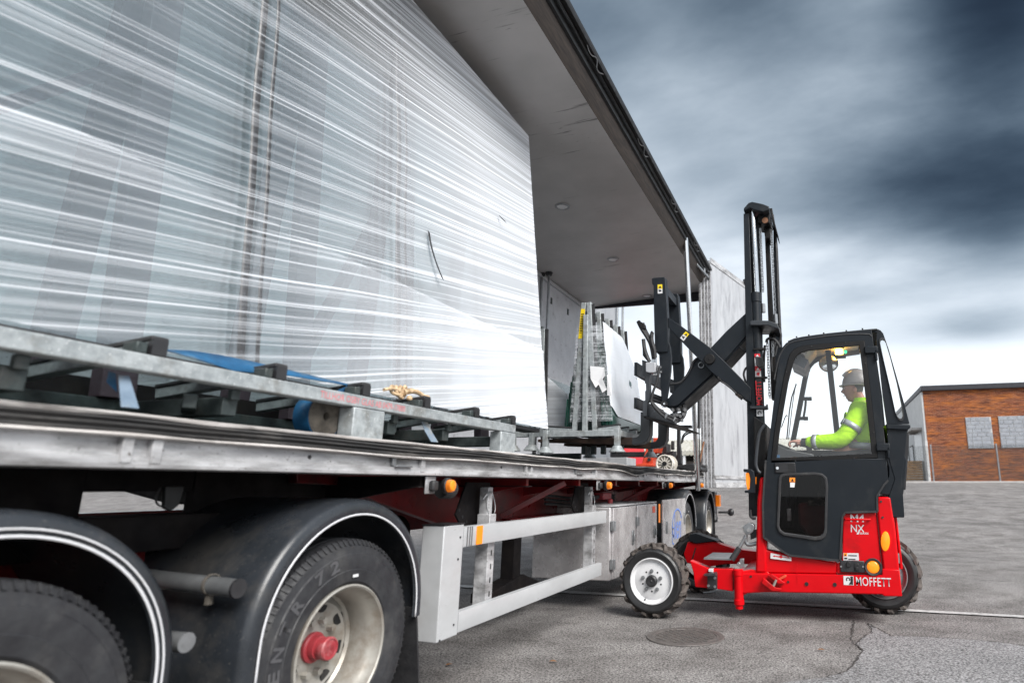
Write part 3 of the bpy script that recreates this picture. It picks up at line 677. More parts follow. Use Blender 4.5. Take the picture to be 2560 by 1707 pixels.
# --- side guard (underrun rails)
SG = bpy.data.objects.new('side_guard', None); COL.objects.link(SG); SG.parent = TR; SG.location = Vector((-2.25, 5, .7))-woff(TR)
def grail(z0, z1, y0, y1): return ob('guard_rail', G().prY([(-2.285, z0), (-2.25, z0+.004), (-2.248, z0+.012), (-2.248, z1-.012), (-2.25, z1-.004), (-2.285, z1)], y0, y1), 'alu_clean', SG, angle=20)
grail(.862, .992, 3.712, 6.45); grail(.360, .486, 3.712, 6.33)
ob('end_post', G().box(-2.40, -2.249, 3.49, 3.71, .352, 1.008), 'alu_clean', SG, bev=.006)
ob('end_post_cap', G().box(-2.405, -2.246, 3.486, 3.714, 1.009, 1.016), 'black_plastic', SG)
for z, y in ((.42, 3.66), (.36, 3.52), (.80, 3.66), (.93, 3.67)):
    ob('rivet', G().cyl((-2.25, y, z), (-2.245, y, z), .007, seg=8), 'black_rubber', SG)
ob('reflector', G().box(-2.247, -2.242, 3.86, 3.935, .868, .986), 'amber_marker', SG, bev=.002)
for y in (3.745, 3.775, 3.80): ob('seal_strip', G().box(-2.247, -2.244, y, y+.010, .866, .988), 'steel_grey', SG)
for y in (4.15, 6.22):
    ob('guard_bracket', G().box(-2.40, -2.30, y-.03, y+.06, .40, 1.05), 'alu_profile', SG, bev=.005)
    sl = G()
    for k in range(5): sl.box(-2.302, -2.2985, y+.010, y+.024, .50+.09*k, .535+.09*k)
    ob('slot', sl, 'ink_black', SG, smooth=False)
    P_ = [(y+.05+.34*math.cos(t), 1.27-.35*math.sin(t)) for t in [PI*i/14 for i in range(3, 12)]]
    ob('pivot_plate', G().prX([(y-.1, 1.27)]+P_[::-1]+[(y+.22, 1.27)], -2.47, -2.455), 'chassis_dark', SG, bev=.002)
    hl = G()
    for t in [PI*i/14 for i in range(4, 12)]:
        hl.cyl((-2.456, y+.05+.29*math.cos(t), 1.27-.30*math.sin(t)), (-2.4535, y+.05+.29*math.cos(t), 1.27-.30*math.sin(t)), .012, seg=8)
    ob('hole', hl, 'ink_black', SG, smooth=False)
    ob('guard_arm', G().box(-2.42, -2.35, y+.02, y+.085, .98, 1.235), 'alu_profile', SG, bev=.006)
    ob('locking_pin', G().tube([(-2.35, y-.05, 1.15), (-2.33, y-.03, 1.19), (-2.33, y+.04, 1.20), (-2.38, y+.05, 1.19)], .009, 8), 'steel_grey', SG)
    ob('pin_cable', G().tube([(-2.33, y-.05, 1.16), (-2.33, y-.02, 1.07), (-2.33, y+.05, 1.01), (-2.33, y+.11, 1.08), (-2.36, y+.09, 1.20)], .0035, 6), 'steel_grey', SG)
# --- marker lamps
def marker(y, arm=True, s=1.):
    L = bpy.data.objects.new('marker_lamp', None); COL.objects.link(L); L.parent = TR; L.location = Vector((-2.2, y, 1.24))-woff(TR)
    ob('lamp_bracket', G().box(-2.235, -2.225, y-.10, y-.005, 1.20, 1.30), 'alu_profile', L, bev=.004)
    ob('rubber_arm', G().box(-2.226, -2.19, y-.075, y-.02, 1.215, 1.275), 'black_rubber', L, bev=.012)
    ob('lamp_housing', G().lathe([(.0, -.05), (.040, -.05), (.046, -.04), (.047, .0), (.040, .006), (.01, .006)], lambda r, t, a: (-2.16+.85*a, y+.03-a*.5+r*math.cos(t), 1.245+r*math.sin(t)), 24), 'black_rubber', L)
    ob('lens', G().lathe([(.037, .004), (.036, .03), (.033, .055), (.026, .064), (.001, .066)], lambda r, t, a: (-2.16+.85*a, y+.03-a*.5+r*math.cos(t), 1.245+r*math.sin(t)), 24), 'amber_marker', L)
    if arm:
        ob('rear_housing', G().lathe([(.0, .0), (.05, .0), (.056, .012), (.056, .10), (.046, .118), (.0, .122)], lambda r, t, a: (-2.30-.3*a, y+.15+a+r*math.cos(t)*.2, 1.235+r*math.sin(t)) if False else (-2.25+r*math.cos(t), y+.09+a, 1.225+r*math.sin(t)), 24), 'black_rubber', L)
    return L
marker((3.333,1.236)[0])
for q in [(6.185,1.234),(8.859,1.222)]: marker(q[0], False)
for q in [(10.922,1.218)]: marker(q[0]+.3, False)
# --- tool boxes
def toolbox(y0, y1, x=-2.2, z0=.285, z1=1.02):
    B_ = ob('tool_box', G().box(-3.1, x-.02, y0, y1, z0, z1), 'alu_box', TR, bev=.012)
    ob('box_lid_edge', G().box(-3.09, x-.005, y0+.002, y1-.002, z1+.002, z1+.018), 'alu_profile', B_, bev=.004)
    d_ = ob('box_door', G().box(x-.019, x, y0+.05, y1-.02, z0+.01, z1-.01), 'alu_box', B_, bev=.004)
    for z in (z0+.16, z1-.19):
        ob('hinge', G().box(x-.018, x+.016, y0-.005, y0+.06, z-.05, z+.05).cyl((x+.016, y0+.045, z-.05), (x+.016, y0+.045, z+.05), .012, seg=10), 'steel_grey', B_, bev=.003)
    ob('latch', G().box(x, x+.012, y1-.17, y1-.10, .58, .74).box(x+.012, x+.03, y1-.15, y1-.12, .62, .70), 'steel_grey', B_, bev=.005)
    return B_
toolbox(6.50, 7.38); toolbox(7.39, 8.36)
ob('reflector', G().box(-2.199, -2.196, 8.12, 8.25, .90, .98), 'orange_paint', TR)
ob('reflector', G().box(-2.199, -2.193, 8.43, 8.50, .76, 1.0), 'amber_marker', TR)
yb = [(7.926,1.059),(9.551,1.056)]
BP = ob('brand_panel', G().box(-2.19, -2.17, 8.56, 10.0, .33, 1.05), 'alu_box', TR, bev=.003)
ob('latch', G().box(-2.17, -2.155, 8.72, 8.80, .60, .76), 'steel_grey', BP, bev=.005); ob('latch', G().box(-2.17, -2.155, 9.87, 9.94, .66, .84), 'steel_grey', BP, bev=.005)
text('panel_lettering', 'keri', 'ink_blue', BP, (-2.1695, 9.22, .48), (0, 1, 0), (0, 0, 1), .36, .46, .001, .01, .15)
arc = []; arc2 = []
for i in range(31):
    t = R(20+i*(215-20)/30); arc.append((-2.167, 9.42+.33*math.cos(t), .66+.25*math.sin(t))); k = .9 if i > 4 else .9+.1*(1-i/4); arc2.append((-2.167, 9.42+.33*k*math.cos(t), .66+.25*k*math.sin(t)))
ob('panel_logo', G().strip(arc, arc2), 'ink_blue', BP, thick=.001)
e1 = []; e2 = []
for i in range(36):
    t = i/35; a = R(50+t*250) if t < .5 else R(60+(t-.5)*2*250)
    c = (9.15, .60) if t < .5 else (9.15, .48)
    a = R(40+(t*2 % 1.0001)*270); rr = .065
    e1.append((-2.167, c[0]+rr*math.cos(a), c[1]+rr*math.sin(a))); e2.append((-2.167, c[0]+rr*.66*math.cos(a), c[1]+rr*.66*math.sin(a)))
ob('panel_logo', G().strip(e1[:18], e2[:18]), 'ink_blue', BP, thick=.001); ob('panel_logo', G().strip(e1[18:], e2[18:]), 'ink_blue', BP, thick=.001)
ob('landing_leg', G().box(-3.0, -2.86, 5.62, 5.76, .30, 1.0).prX([(5.15, .26), (5.35, .26), (6.25, .20), (6.25, .28), (5.8, .42), (5.62, .40), (5.15, .34)], -3.02, -2.84), 'chassis_dark', TR, bev=.01)
ob('air_valve', G().box(-2.75, -2.55, 7.2, 7.5, 1.08, 1.16).cyl((-2.5, 7.3, 1.03), (-2.5, 7.3, 1.09), .03, seg=10), 'hub_red', TR, bev=.01)
for k in range(3): ob('air_hose', G().tube([(-2.7, 5.9, 1.15-.04*k), (-2.6, 6.6, 1.10-.03*k), (-2.6, 7.3, 1.13), (-2.75, 8.2, 1.12-.03*k)], .014, 8), 'black_rubber', TR)
ob('rear_bumper', G().box(-3.2, -2.22, 13.05, 13.35, .55, 1.12).box(-4.8, -2.22, 13.3, 13.42, .5, .62), 'mudguard_plastic', TR, bev=.02)
tl = ob('rear_lamp', G().box(-2.22, -2.14, 13.18, 13.36, .82, 1.05), 'amber_marker', TR, bev=.01)
ob('mirror_arm', G().cyl((-2.2, 13.35, .70), (-1.99, 13.4, .70), .022, seg=8).sphere((-1.95, 13.42, .70), .07, .05, .075), 'black_plastic', TR)

# ================================================================ first glass rack and its wrapped load
K1 = thing('glass_rack', (-2.6, 3.4, 1.48), 'long galvanised steel glass rack on the trailer deck with red stencilled lettering', 'rack', 'glass racks on the trailer')
def tubeY(name, x, y0, y1, z0, z1, w=.06, m='galvanised', par=None): return ob(name, G().box(x-w/2, x+w/2, y0, y1, z0, z1), m, par or K1, bev=.006)
BX = -2.385
tubeY('side_beam', BX, -.4, 4.54, 1.648, 1.712, .07)
tubeY('side_beam', -3.05, -.4, 4.54, 1.56, 1.62, .06, 'galvanised_shaded'); tubeY('side_beam', -3.75, -.4, 4.54, 1.648, 1.712, .07, 'galvanised_shaded')
for y in (.35, 1.35, 2.1, 3.15, 3.7, 4.35):
    ob('cross_beam', G().box(-3.72, -2.425, y-.035, y+.035, 1.535, 1.61), 'galvanised_shaded', K1, bev=.005)
    ob('beam_stub', G().box(-2.425, -2.40, y-.02, y+.02, 1.60, 1.646), 'galvanised_shaded', K1, bev=.004)
for y0, y1 in ((.95, 1.75), (1.95, 2.7), (3.2, 4.0)):
    ob('diagonal_tube', G().bar((-2.46, y0, 1.58), (-3.4, y1, 1.58), .05, .06), 'galvanised_shaded', K1, bev=.005)
for y0, y1 in ((2.74, 2.98), (4.30, 4.53), (-.3, -.1)):
    ob('foot', G().box(-2.44, -2.345, y0, y1, 1.480, 1.646), 'galvanised', K1, bev=.006); ob('foot', G().box(-3.8, -3.70, y0, y1, 1.480, 1.646), 'galvanised_shaded', K1, bev=.006)
for y in [.75]+[t[0] for t in [(1.738,1.739),(2.287,1.741),(2.844,1.738),(3.39,1.732),(3.974,1.734),(4.525,1.745)]]:
    y -= .02
    ar = ob('support_arm', G().bar((-3.05, y, 1.672), (-2.375, y, 1.742), .05, .05), 'galvanised', K1, bev=.004)
    ob('arm_end', G().box(-2.374, -2.35, y-.028, y+.028, 1.714, 1.772), 'black_plastic', ar); ob('arm_socket', G().box(-2.43, -2.36, y-.075, y-.035, 1.713, 1.755), 'galvanised_shaded', ar, bev=.005)
    ob('rubber_pad', G().bar((-3.05, y, 1.705), (-2.355, y, 1.777), .065, .018), 'black_rubber', ar, bev=.004)
for y in (1.05, 2.05, 3.05, 4.05, 5.2):
    ob('frame_post', G().bar((-3.03, y, 1.62), (-3.30, y, 4.88), .07, .15, (0, 1, 0)), 'brown_post', K1, bev=.004)
    ob('frame_post', G().bar((-3.50, y, 1.62), (-3.36, y, 4.88), .07, .15, (0, 1, 0)), 'brown_post', K1, bev=.004)
for (a, b) in (((-3.07, 1.05, 2.2), (-3.15, 2.05, 3.4)), ((-3.2, 1.05, 3.9), (-3.2, 2.05, 4.2)), ((-3.07, 3.05, 1.9), (-3.2, 4.05, 3.9))):
    ob('frame_brace', G().bar(a, b, .05, .08, (1, 0, 0)), 'brown_post', K1)
ob('top_bar', G().box(-3.36, -3.30, 1.0, 5.3, 4.80, 4.86), 'galvanised_shaded', K1, bev=.005)
text('stencil_lettering', 'TILLHOR OSBY GLAS AB 0479-17800', 'stencil_red', K1, (BX+.0362, (2.505,1.648)[0], 1.664), (0, 1, 0), (0, 0, 1), .034, (3.154,1.661)[0]-(2.505,1.648)[0], .0004, 0)

PK = thing('glass_pack', (-2.8, 3.3, 1.77), 'tall stack of glass sheets wrapped in white streaked stretch film on the long rack', 'glass pack', 'film wrapped glass packs')
LN = .11
def gx(z, off=0): return -2.60-off-LN*(z-1.77)
def sheet(name, off, y0, y1, z0, z1, m, par, thick=.008, ny=1):
    g = G(); A = []; B = []
    for i in range(ny+1):
        y = y0+(y1-y0)*i/ny; A.append((gx(z0, off), y, z0)); B.append((gx(z1, off), y, z1))
    g.strip(A, B); return ob(name, g, m, par, smooth=False, thick=thick)
ZT = 4.94
for k in range(4): sheet('glass_sheet', .02+.028*k, .1, 5.54-.03*(k % 2), 1.772, ZT-.04*(k % 3), 'coated_glass' if k == 0 else 'sheet_glass', PK, 0)
for k in range(4):
    y = 5.545-.03*(k % 2); 
    g = G(); g.strip([(gx(1.775, .016+.028*k), y, 1.775), (gx(1.775, .028+.028*k), y, 1.775)], [(gx(ZT-.03, .016+.028*k), y, ZT-.03), (gx(ZT-.03, .028+.028*k), y, ZT-.03)])
    ob('glass_edge', g, 'grey_edge', PK, smooth=False, thick=.003)
ob('bottom_strip_shadow', G().box(-2.76, -2.596, .1, 5.5, 1.735, 1.768), 'black_rubber', PK, bev=.004)  # black strip, doubling as the dark shadow gap below the glass
ob('top_strip', G().prY([(gx(ZT)+.004, ZT-.02), (gx(ZT)+.002, ZT+.012), (gx(ZT)-.13, ZT+.012), (gx(ZT)-.13, ZT-.02)], .1, 5.56), 'black_rubber', PK)
# straps round the pack
for y in (2.26, 2.35, 3.40, 3.48, 4.52, 4.60):
    wd = .022 if y in (2.35, 3.48, 4.60) else .042
    g = G(); A = []; B = []
    for i in range(15):
        z = 1.75+(ZT-1.75)*i/14; xx = gx(z)+.012+.004*math.sin(i); yy = y+.006*math.sin(i*1.3+y)+.02*(i/14)
        A.append((xx, yy-wd/2, z)); B.append((xx, yy+wd/2, z))
    g.strip(A, B); ob('strap', g, 'black_plastic', PK, thick=.002)
for y, z0, z1, dy in ((3.70, 3.05, 2.72, .12), (4.80, 3.66, 3.62, .06)):
    g = G(); A = []; B = []
    for i in range(6):
        t = i/5; z = z0+(z1-z0)*t; A.append((gx(z)+.05+.03*t, y+dy*t*t-.012, z)); B.append((gx(z)+.05+.03*t, y+dy*t*t+.014, z-.01))
    g.strip(A, B); ob('strap_end', g, 'black_plastic', PK, thick=.002)
# film: front sheet with slight bagging, end wrap
def filmsheet(off, y0, y1, z0, z1, ny, nz, amp, m, seed, par):
    g = G(); rows = []
    for j in range(nz+1):
        z = z0+(z1-z0)*j/nz; r = []
        for i in range(ny+1):
            y = y0+(y1-y0)*i/ny
            r.append(g.b.verts.new((gx(z, off)+amp*noise.noise((y*.8, (z-.155*y)*3.2, seed)), y, z)))
        rows.append(r)
    for a, b in zip(rows, rows[1:]):
        for i in range(ny): g.face([a[i], a[i+1], b[i+1], b[i]])
    return ob('stretch_film', g, m, par, angle=180)
filmsheet(-.03, .1, 5.60, 1.775, ZT+.015, 60, 60, .005, 'stretch_film', 2, PK)
filmsheet(-.042, .1, 5.60, 1.775, 2.55, 60, 24, .005, 'stretch_film', 9, PK)
g = G(); g.strip([(gx(1.78, -.03), 5.60, 1.78), (gx(1.78, .14), 5.60, 1.78)], [(gx(ZT, -.03), 5.60, ZT), (gx(ZT, .14), 5.60, ZT)]); ob('stretch_film', g, 'stretch_film', PK)
# second stack on the other face of the A-frame
g = G(); g.strip([(-3.62, .1, 1.78), (-3.62, 5.5, 1.78)], [(-3.40, .1, 4.7), (-3.40, 5.5, 4.7)]); ob('glass_sheet', g, 'sheet_glass', PK, smooth=False)
g = G(); g.strip([(-3.66, .1, 1.78), (-3.66, 5.5, 1.78)], [(-3.44, .1, 4.7), (-3.44, 5.5, 4.7)]); ob('stretch_film', g, 'stretch_film', PK, smooth=False)
# galvanised top frame that stands above the load
ob('top_frame', G().bar((-3.40, 3.6, 5.02), (-3.40, 5.70, 5.02), .05, .05).bar((-3.40, 5.66, 4.6), (-3.40, 5.66, 5.02), .06, .05).bar((-3.40, 5.4, 4.7), (-3.40, 5.66, 4.95), .05, .04), 'galvanised_shaded', K1, bev=.004)

ob('dark_backing', G().box(-3.42, -3.40, -.4, 4.5, 1.49, 1.755), 'chassis_dark', K1)  # board added only to keep the space under the load dark
# loose bits on the rack
up = [(1.854,1.774),(1.966,1.793),(2.09,1.8),(2.244,1.802),(2.415,1.8),(2.659,1.796),(2.943,1.79)]; lo = [(1.817,1.76),(1.972,1.746),(2.117,1.731),(2.239,1.742),(2.372,1.757),(2.609,1.766),(2.885,1.772)]
g = G(); g.strip([(-2.52, y, z) for y, z in up], [(-2.45, y, z) for y, z in lo])
tag(ob('lashing_strap', g, 'blue_strap', None, thick=.004), 'wide blue lashing strap lying twisted along the foot of the wrapped glass', 'strap')
def flatpiece(pts3, m, th=.003):
    g = G(); g.face(g.pts(pts3)); return ob('strap_piece', g, m, None, thick=th, smooth=False)
def px3(L, x): return [(x, y, z) for y, z in L]
tag(flatpiece(px3([(1.622,1.644),(1.644,1.64),(1.661,1.575),(1.622,1.605)], -2.44), 'blue_strap'), 'small blue strap end hanging below the galvanised side beam', 'strap')
tag(flatpiece([(-2.40, *(1.629,1.628)), (-2.40, *(1.664,1.631)), (-2.34, *(1.675,1.514)), (-2.34, *(1.615,1.513))], 'pale_strap'), 'faded pale blue strap hanging from the beam to the deck edge at the left', 'strap')
tag(flatpiece([(-2.42, *(3.419,1.633)), (-2.42, *(3.48,1.638)), (-2.38, *(3.474,1.577)), (-2.36, *(3.523,1.513)), (-2.36, *(3.447,1.512)), (-2.38, *(3.406,1.572))], 'pale_strap'), 'pale bent strap slanting below the beam near the end of the long rack', 'strap')
tag(flatpiece(px3([(2.71,1.73),(2.778,1.764),(2.769,1.709),(2.731,1.705)], -2.44), 'blue_strap'), 'light blue strap tip above the beam behind the rolled strap', 'strap')
cy_, cz_ = (2.665,1.617)
g = G(); prof = []
for k in range(9): prof += [(.022+.0095*k, -.001), (.028+.0095*k, -.006)]
prof = [(.018, -.03)]+prof+[(.110, -.004), (.112, -.095), (.02, -.095)]
CO = ob('strap_roll', g.lathe(prof, lambda r, t, a: (-2.445+a, cy_+r*math.cos(t), 1.480+.112+r*math.sin(t)), 36), 'coil_beige', None, angle=20)
tag(CO, 'rolled up beige and blue strap standing behind the lettered beam', 'strap roll')
ob('outer_wrap', G().lathe([(.1125, -.006), (.1150, -.006), (.1150, -.098), (.1125, -.098)], lambda r, t, a: (-2.445+a, cy_+r*math.cos(t), 1.480+.112+r*math.sin(t)), 36), 'blue_strap', CO)
ry, rz = (3.267,1.804)
RP = ob('frayed_rope', G().tube([(-2.48+.015*math.cos(k*2.3), ry-.07+.02*k*.5+.045*math.cos(k*1.9), rz+.045*math.sin(k*1.9)+.012*math.sin(k*4.1)) for k in range(13)], .0105, 8, 2), 'frayed_tan', None)
tag(RP, 'frayed tan knot of rope resting on the rubber pads at the foot of the glass', 'rope')
ob('rope_tail', G().tube([(-2.47, ry+.02, rz), (-2.45, ry+.10, rz+.02), (-2.44, ry+.19, rz-.005), (-2.44, ry+.235, rz-.002)], lambda t: .020*(1-.55*t), 8, 1).tube([(-2.47, ry-.05, rz+.01), (-2.47, ry-.12, rz+.0), (-2.47, ry-.16, rz-.012)], .010, 8, 1).sphere((-2.45, ry+.055, rz-.035), .018), 'frayed_tan', RP)

# ================================================================ second rack, carried on the forks
K2 = thing('glass_rack', (-2.62, 7.3, 1.63), 'small galvanised A-frame glass rack lifted on the rusty forks above the deck', 'rack', 'glass racks on the trailer')
def bx(name, x0, x1, y0, y1, z0, z1, m, par, bev=.004): return ob(name, G().box(x0, x1, y0, y1, z0, z1), m, par, bev=bev)
bx('end_beam', -3.03, -2.215, 6.62, 6.68, 1.778, 1.845, 'galvanised', K2, .005)
bx('end_beam', -3.03, -2.215, 8.02, 8.08, 1.778, 1.845, 'galvanised', K2, .005)
bx('side_beam', -2.235, -2.175, 6.70, 8.0, 1.778, 1.845, 'galvanised', K2, .005)
bx('side_beam', -3.09, -3.03, 6.70, 8.0, 1.778, 1.845, 'galvanised', K2, .005)
bx('beam_plate', -2.1745, -2.1725, 7.75, 7.95, 1.785, 1.835, 'sign_yellow', K2, 0)
for x in (-3.06, -2.205):
    for y in (6.65, 8.05):
        f_ = bx('foot', x-.03, x+.03, y-.032, y+.032, 1.672, 1.86, 'galvanised', K2, .005)
        ob('foot_cone', G().cyl((x, y, 1.672), (x, y, 1.612), .045, .088, 18).cyl((x, y, 1.612), (x, y, 1.604), .094, seg=18), 'galvanised', f_)
for x in (-2.74, -2.62, -2.50, -2.36, -2.28): bx('rack_lug', x-.026, x+.026, 7.0, 7.06, 1.60, 1.70, 'galvanised_shaded', K2)
for y in (6.72, 7.05, 7.38, 7.71, 8.0):
    ob('support_arm', G().bar((-2.46, y, 1.852), (-2.20, y, 1.878), .05, .05), 'galvanised', K2, bev=.004)
    ob('rubber_pad', G().bar((-2.46, y, 1.884), (-2.195, y, 1.910), .06, .016), 'black_rubber', K2, bev=.003)
    ob('support_arm', G().bar((-2.76, y, 1.852), (-3.05, y, 1.878), .05, .05), 'galvanised', K2, bev=.004)
    ob('rubber_pad', G().bar((-2.76, y, 1.884), (-3.07, y, 1.910), .06, .016), 'black_rubber', K2, bev=.003)
    z = 3.36 if y < 7 else 3.33
    ob('frame_post', G().bar((-2.49, y, 1.845), (-2.60, y, z), .055, .055, (0, 1, 0)), 'galvanised', K2, bev=.004)
    ob('rubber_facing', G().bar((-2.452, y, 1.90), (-2.562, y, z-.02), .055, .014, (0, 1, 0)), 'black_rubber', K2)
    ob('frame_post', G().bar((-2.74, y, 1.845), (-2.665, y, z), .055, .055, (0, 1, 0)), 'galvanised', K2, bev=.004)
ob('top_bar', G().bar((-2.63, 6.72, 3.24), (-2.63, 8.0, 3.24), .04, .04), 'galvanised_shaded', K2)
ob('centre_post', G().bar((-2.60, 6.68, 1.845), (-2.62, 6.68, 3.2), .055, .05, (0, 1, 0)), 'galvanised', K2, bev=.004)
lab = bx('rack_label', 0, .001, 0, .001, 0, .001, 'sign_yellow', K2, 0); bpy.data.objects.remove(lab)
ob('rack_label', G().bar((-2.69, 6.690, 2.92), (-2.666, 6.690, 3.28), .052, .003, (0, 1, 0)), 'sign_yellow', K2)
bars = G()
for k in range(26):
    z = 2.99+k*.0095; x = -2.69+.024*(z-2.92)/.36
    if k % 3 != 1: bars.box(x-.017, x+.017, 6.6865, 6.6880, z, z+.0055)
ob('barcode', bars, 'ink_black', K2, smooth=False)

P2 = thing('glass_pack', (-2.4, 7.3, 1.9), 'film wrapped glass sheets with dark green edges and white papers on the forklift load', 'glass pack', 'film wrapped glass packs')
# right hand stack: many sheets, green edges to the front
for k in range(12):
    o0 = .012+.0125*k; zt = 2.95-.03*(k % 4)-.02*k
    a = (-2.455+o0, 1.905); b = (-2.455+o0-.105*(zt-1.905), zt)
    ob('glass_sheet', G().prY([a, (a[0]+.009, a[1]), (b[0]+.009, b[1]), b], 6.73+.008*(k % 3), 7.95), 'green_edge', P2)
for k in range(7):
    o0 = -.014-.0125*k; zt = 2.82-.10*k-.03*(k % 2)
    a = (-2.772+o0, 1.905); b = (-2.772+o0+.06*(zt-1.905), zt)
    ob('glass_sheet', G().prY([a, (a[0]-.009, a[1]), (b[0]-.009, b[1]), b], 6.73+.01*(k % 2), 7.95), 'grey_edge' if k % 2 else 'green_edge', P2)
for (xa, xb) in ((-2.70, -2.645), (-2.575, -2.505)):
    for k in range(3):
        xs_ = xa+(xb-xa)*k/3
        ob('inner_sheet', G().prY([(xs_, 1.86), (xs_+.014, 1.86), (xs_+.006-.03, 2.95), (xs_-.036, 2.95)], 6.75, 7.9), 'grey_edge', P2)
# front film of the right stack, torn top
g = G(); rows = []
ny, nz = 26, 22
for j in range(nz+1):
    r = []
    for i in range(ny+1):
        t = i/ny; y = 6.71+1.28*t; top = 3.12-.30*sstep((t-.55)/.45)-.06*t; bot = 2.03-.02*t+(.10*(1-sstep(t/.2)) if t < .2 else 0)
        if j == nz: top += .015*noise.noise((y*9, 0, 2))
        z = bot+(top-bot)*j/nz
        r.append(g.b.verts.new((-2.285-.115*(z-1.905)+.010*noise.noise((y*4, z*4, 3))+.005*noise.noise((y*13, z*13, 1)), y, z)))
    rows.append(r)
for a, b in zip(rows, rows[1:]):
    for i in range(ny): g.face([a[i], a[i+1], b[i+1], b[i]])
ob('stretch_film', g, 'stretch_film_small', P2, angle=180)
# end film across the near side
g = G(); rows = []
for j in range(21):
    z = 1.95+1.12*j/20; xl = -2.80+.05*(z-1.9); xr = -2.27-.13*(z-1.9); r = []
    for i in range(15):
        t = i/14; r.append(g.b.verts.new((xl+(xr-xl)*t, 6.70+.018*noise.noise((t*4, z*5, 8))-.01*math.sin(t*PI), z)))
    rows.append(r)
for a, b in zip(rows, rows[1:]):
    for i in range(14): g.face([a[i], a[i+1], b[i+1], b[i]])
film_end = ob('stretch_film', g, None, P2, angle=180)
film('stretch_film_thin', .04, .04, .5, 34, .5); film_end.data.materials.append(MATS['stretch_film_thin'])
for L in ([(-2.549,2.582),(-2.376,2.559),(-2.362,2.463),(-2.43,2.377),(-2.473,2.328),(-2.537,2.437)], [(-2.452,2.386),(-2.403,2.451),(-2.339,2.302),(-2.391,2.266)], [(-2.341,2.47),(-2.296,2.475),(-2.278,2.226),(-2.332,2.234)]):
    gg = G(); gg.face(gg.pts([(x, 6.655+.02*noise.noise((x*9, z*9, 0)), z) for x, z in L])); ob('delivery_note', gg, 'paper', P2, thick=.002, smooth=False)
# third, smaller pack further back
K3 = thing('glass_rack', (-3.3, 7.4, 1.65), 'galvanised rack with leaning post standing behind the end of the big wrapped pack', 'rack', 'glass racks on the trailer')
bx('end_beam', -3.75, -3.14, 7.16, 7.24, 1.83, 1.90, 'galvanised', K3, .005)
for x in (-3.72, -3.47):
    f_ = bx('foot', x-.03, x+.03, 7.1, 7.16, 1.73, 1.91, 'galvanised', K3, .005); ob('foot_cone', G().cyl((x, 7.13, 1.73), (x, 7.13, 1.66), .05, .10, 18), 'galvanised', f_)
ob('frame_post', G().bar((-3.385, 7.2, 1.9), (-3.41, 7.2, 3.20), .06, .06, (0, 1, 0)), 'galvanised', K3, bev=.004); ob('rubber_facing', G().bar((-3.34, 7.2, 1.95), (-3.365, 7.2, 3.2), .05, .03, (0, 1, 0)), 'black_rubber', K3)
ob('frame_post', G().bar((-3.48, 7.2, 1.9), (-3.44, 7.2, 3.24), .05, .05, (0, 1, 0)), 'galvanised_shaded', K3, bev=.004)
ob('base_beam', G().box(-3.62, -3.56, 7.26, 8.6, 1.55, 1.62).box(-3.75, -2.9, 7.3, 7.36, 1.56, 1.63), 'galvanised_shaded', K3, bev=.004)
P3 = thing('glass_pack', (-3.2, 7.5, 1.92), 'small pale film wrapped glass pack between the big pack and the lifted rack', 'glass pack', 'film wrapped glass packs')
ob('glass_sheet', G().prY([(-3.40, 1.92), (-3.06, 1.92), (-3.10, 2.33), (-3.40, 2.60)], 7.28, 8.5), 'grey_edge', P3)
g = G(); rows = []
for j in range(15):
    r = []
    for i in range(13):
        t = i/12; zt = 2.64-.27*t; z = 1.93+(zt-1.93)*j/14; x = -3.41+.36*t*(1-.10*j/14); r.append(g.b.verts.new((x, 7.255+.02*noise.noise((x*8, z*8, 4)), z)))
    rows.append(r)
for a, b in zip(rows, rows[1:]):
    for i in range(12): g.face([a[i], a[i+1], b[i+1], b[i]])
ob('stretch_film', g, 'stretch_film_small', P3, angle=180)
g = G(); g.strip([(-3.05, 7.255, 1.93), (-3.05, 8.5, 1.93)], [(-3.09, 7.255, 2.37), (-3.09, 8.5, 2.37)]); ob('stretch_film', g, 'stretch_film_small', P3)
ob('corner_sleeve', G().box(-3.435, -3.40, 7.24, 7.28, 1.92, 2.62), 'blue_strap', P3, bev=.003)
for k, (x, z0) in enumerate(((-4.62, 1.6), (-4.76, 1.6))):
    b_ = thing('load_bar', (x, 9.9, z0), ('telescopic steel bar standing against the inner wall, nearer the papers and the lifted rack', 'telescopic steel bar standing against the inner wall, nearer the big wrapped pack')[k], 'load bar', 'load bars at the inner wall')
    ob('upper_tube', G().cyl((x, 9.9, 3.7), (x, 9.9, 5.0), .022, seg=12), 'steel_grey', b_); ob('lower_tube', G().cyl((x, 9.9, 1.6), (x, 9.9, 3.7), .032, seg=12), 'black_plastic', b_); ob('top_cup', G().cyl((x, 9.9, 4.93), (x, 9.9, 4.985), .05, .07, 14), 'black_rubber', b_)

# ================================================================ forklift
FL = thing('forklift', (-.3, 6.9, 0), 'red and anthracite truck-mounted forklift with cab, mast and scissor reach arms', 'forklift')
YB = 6.45
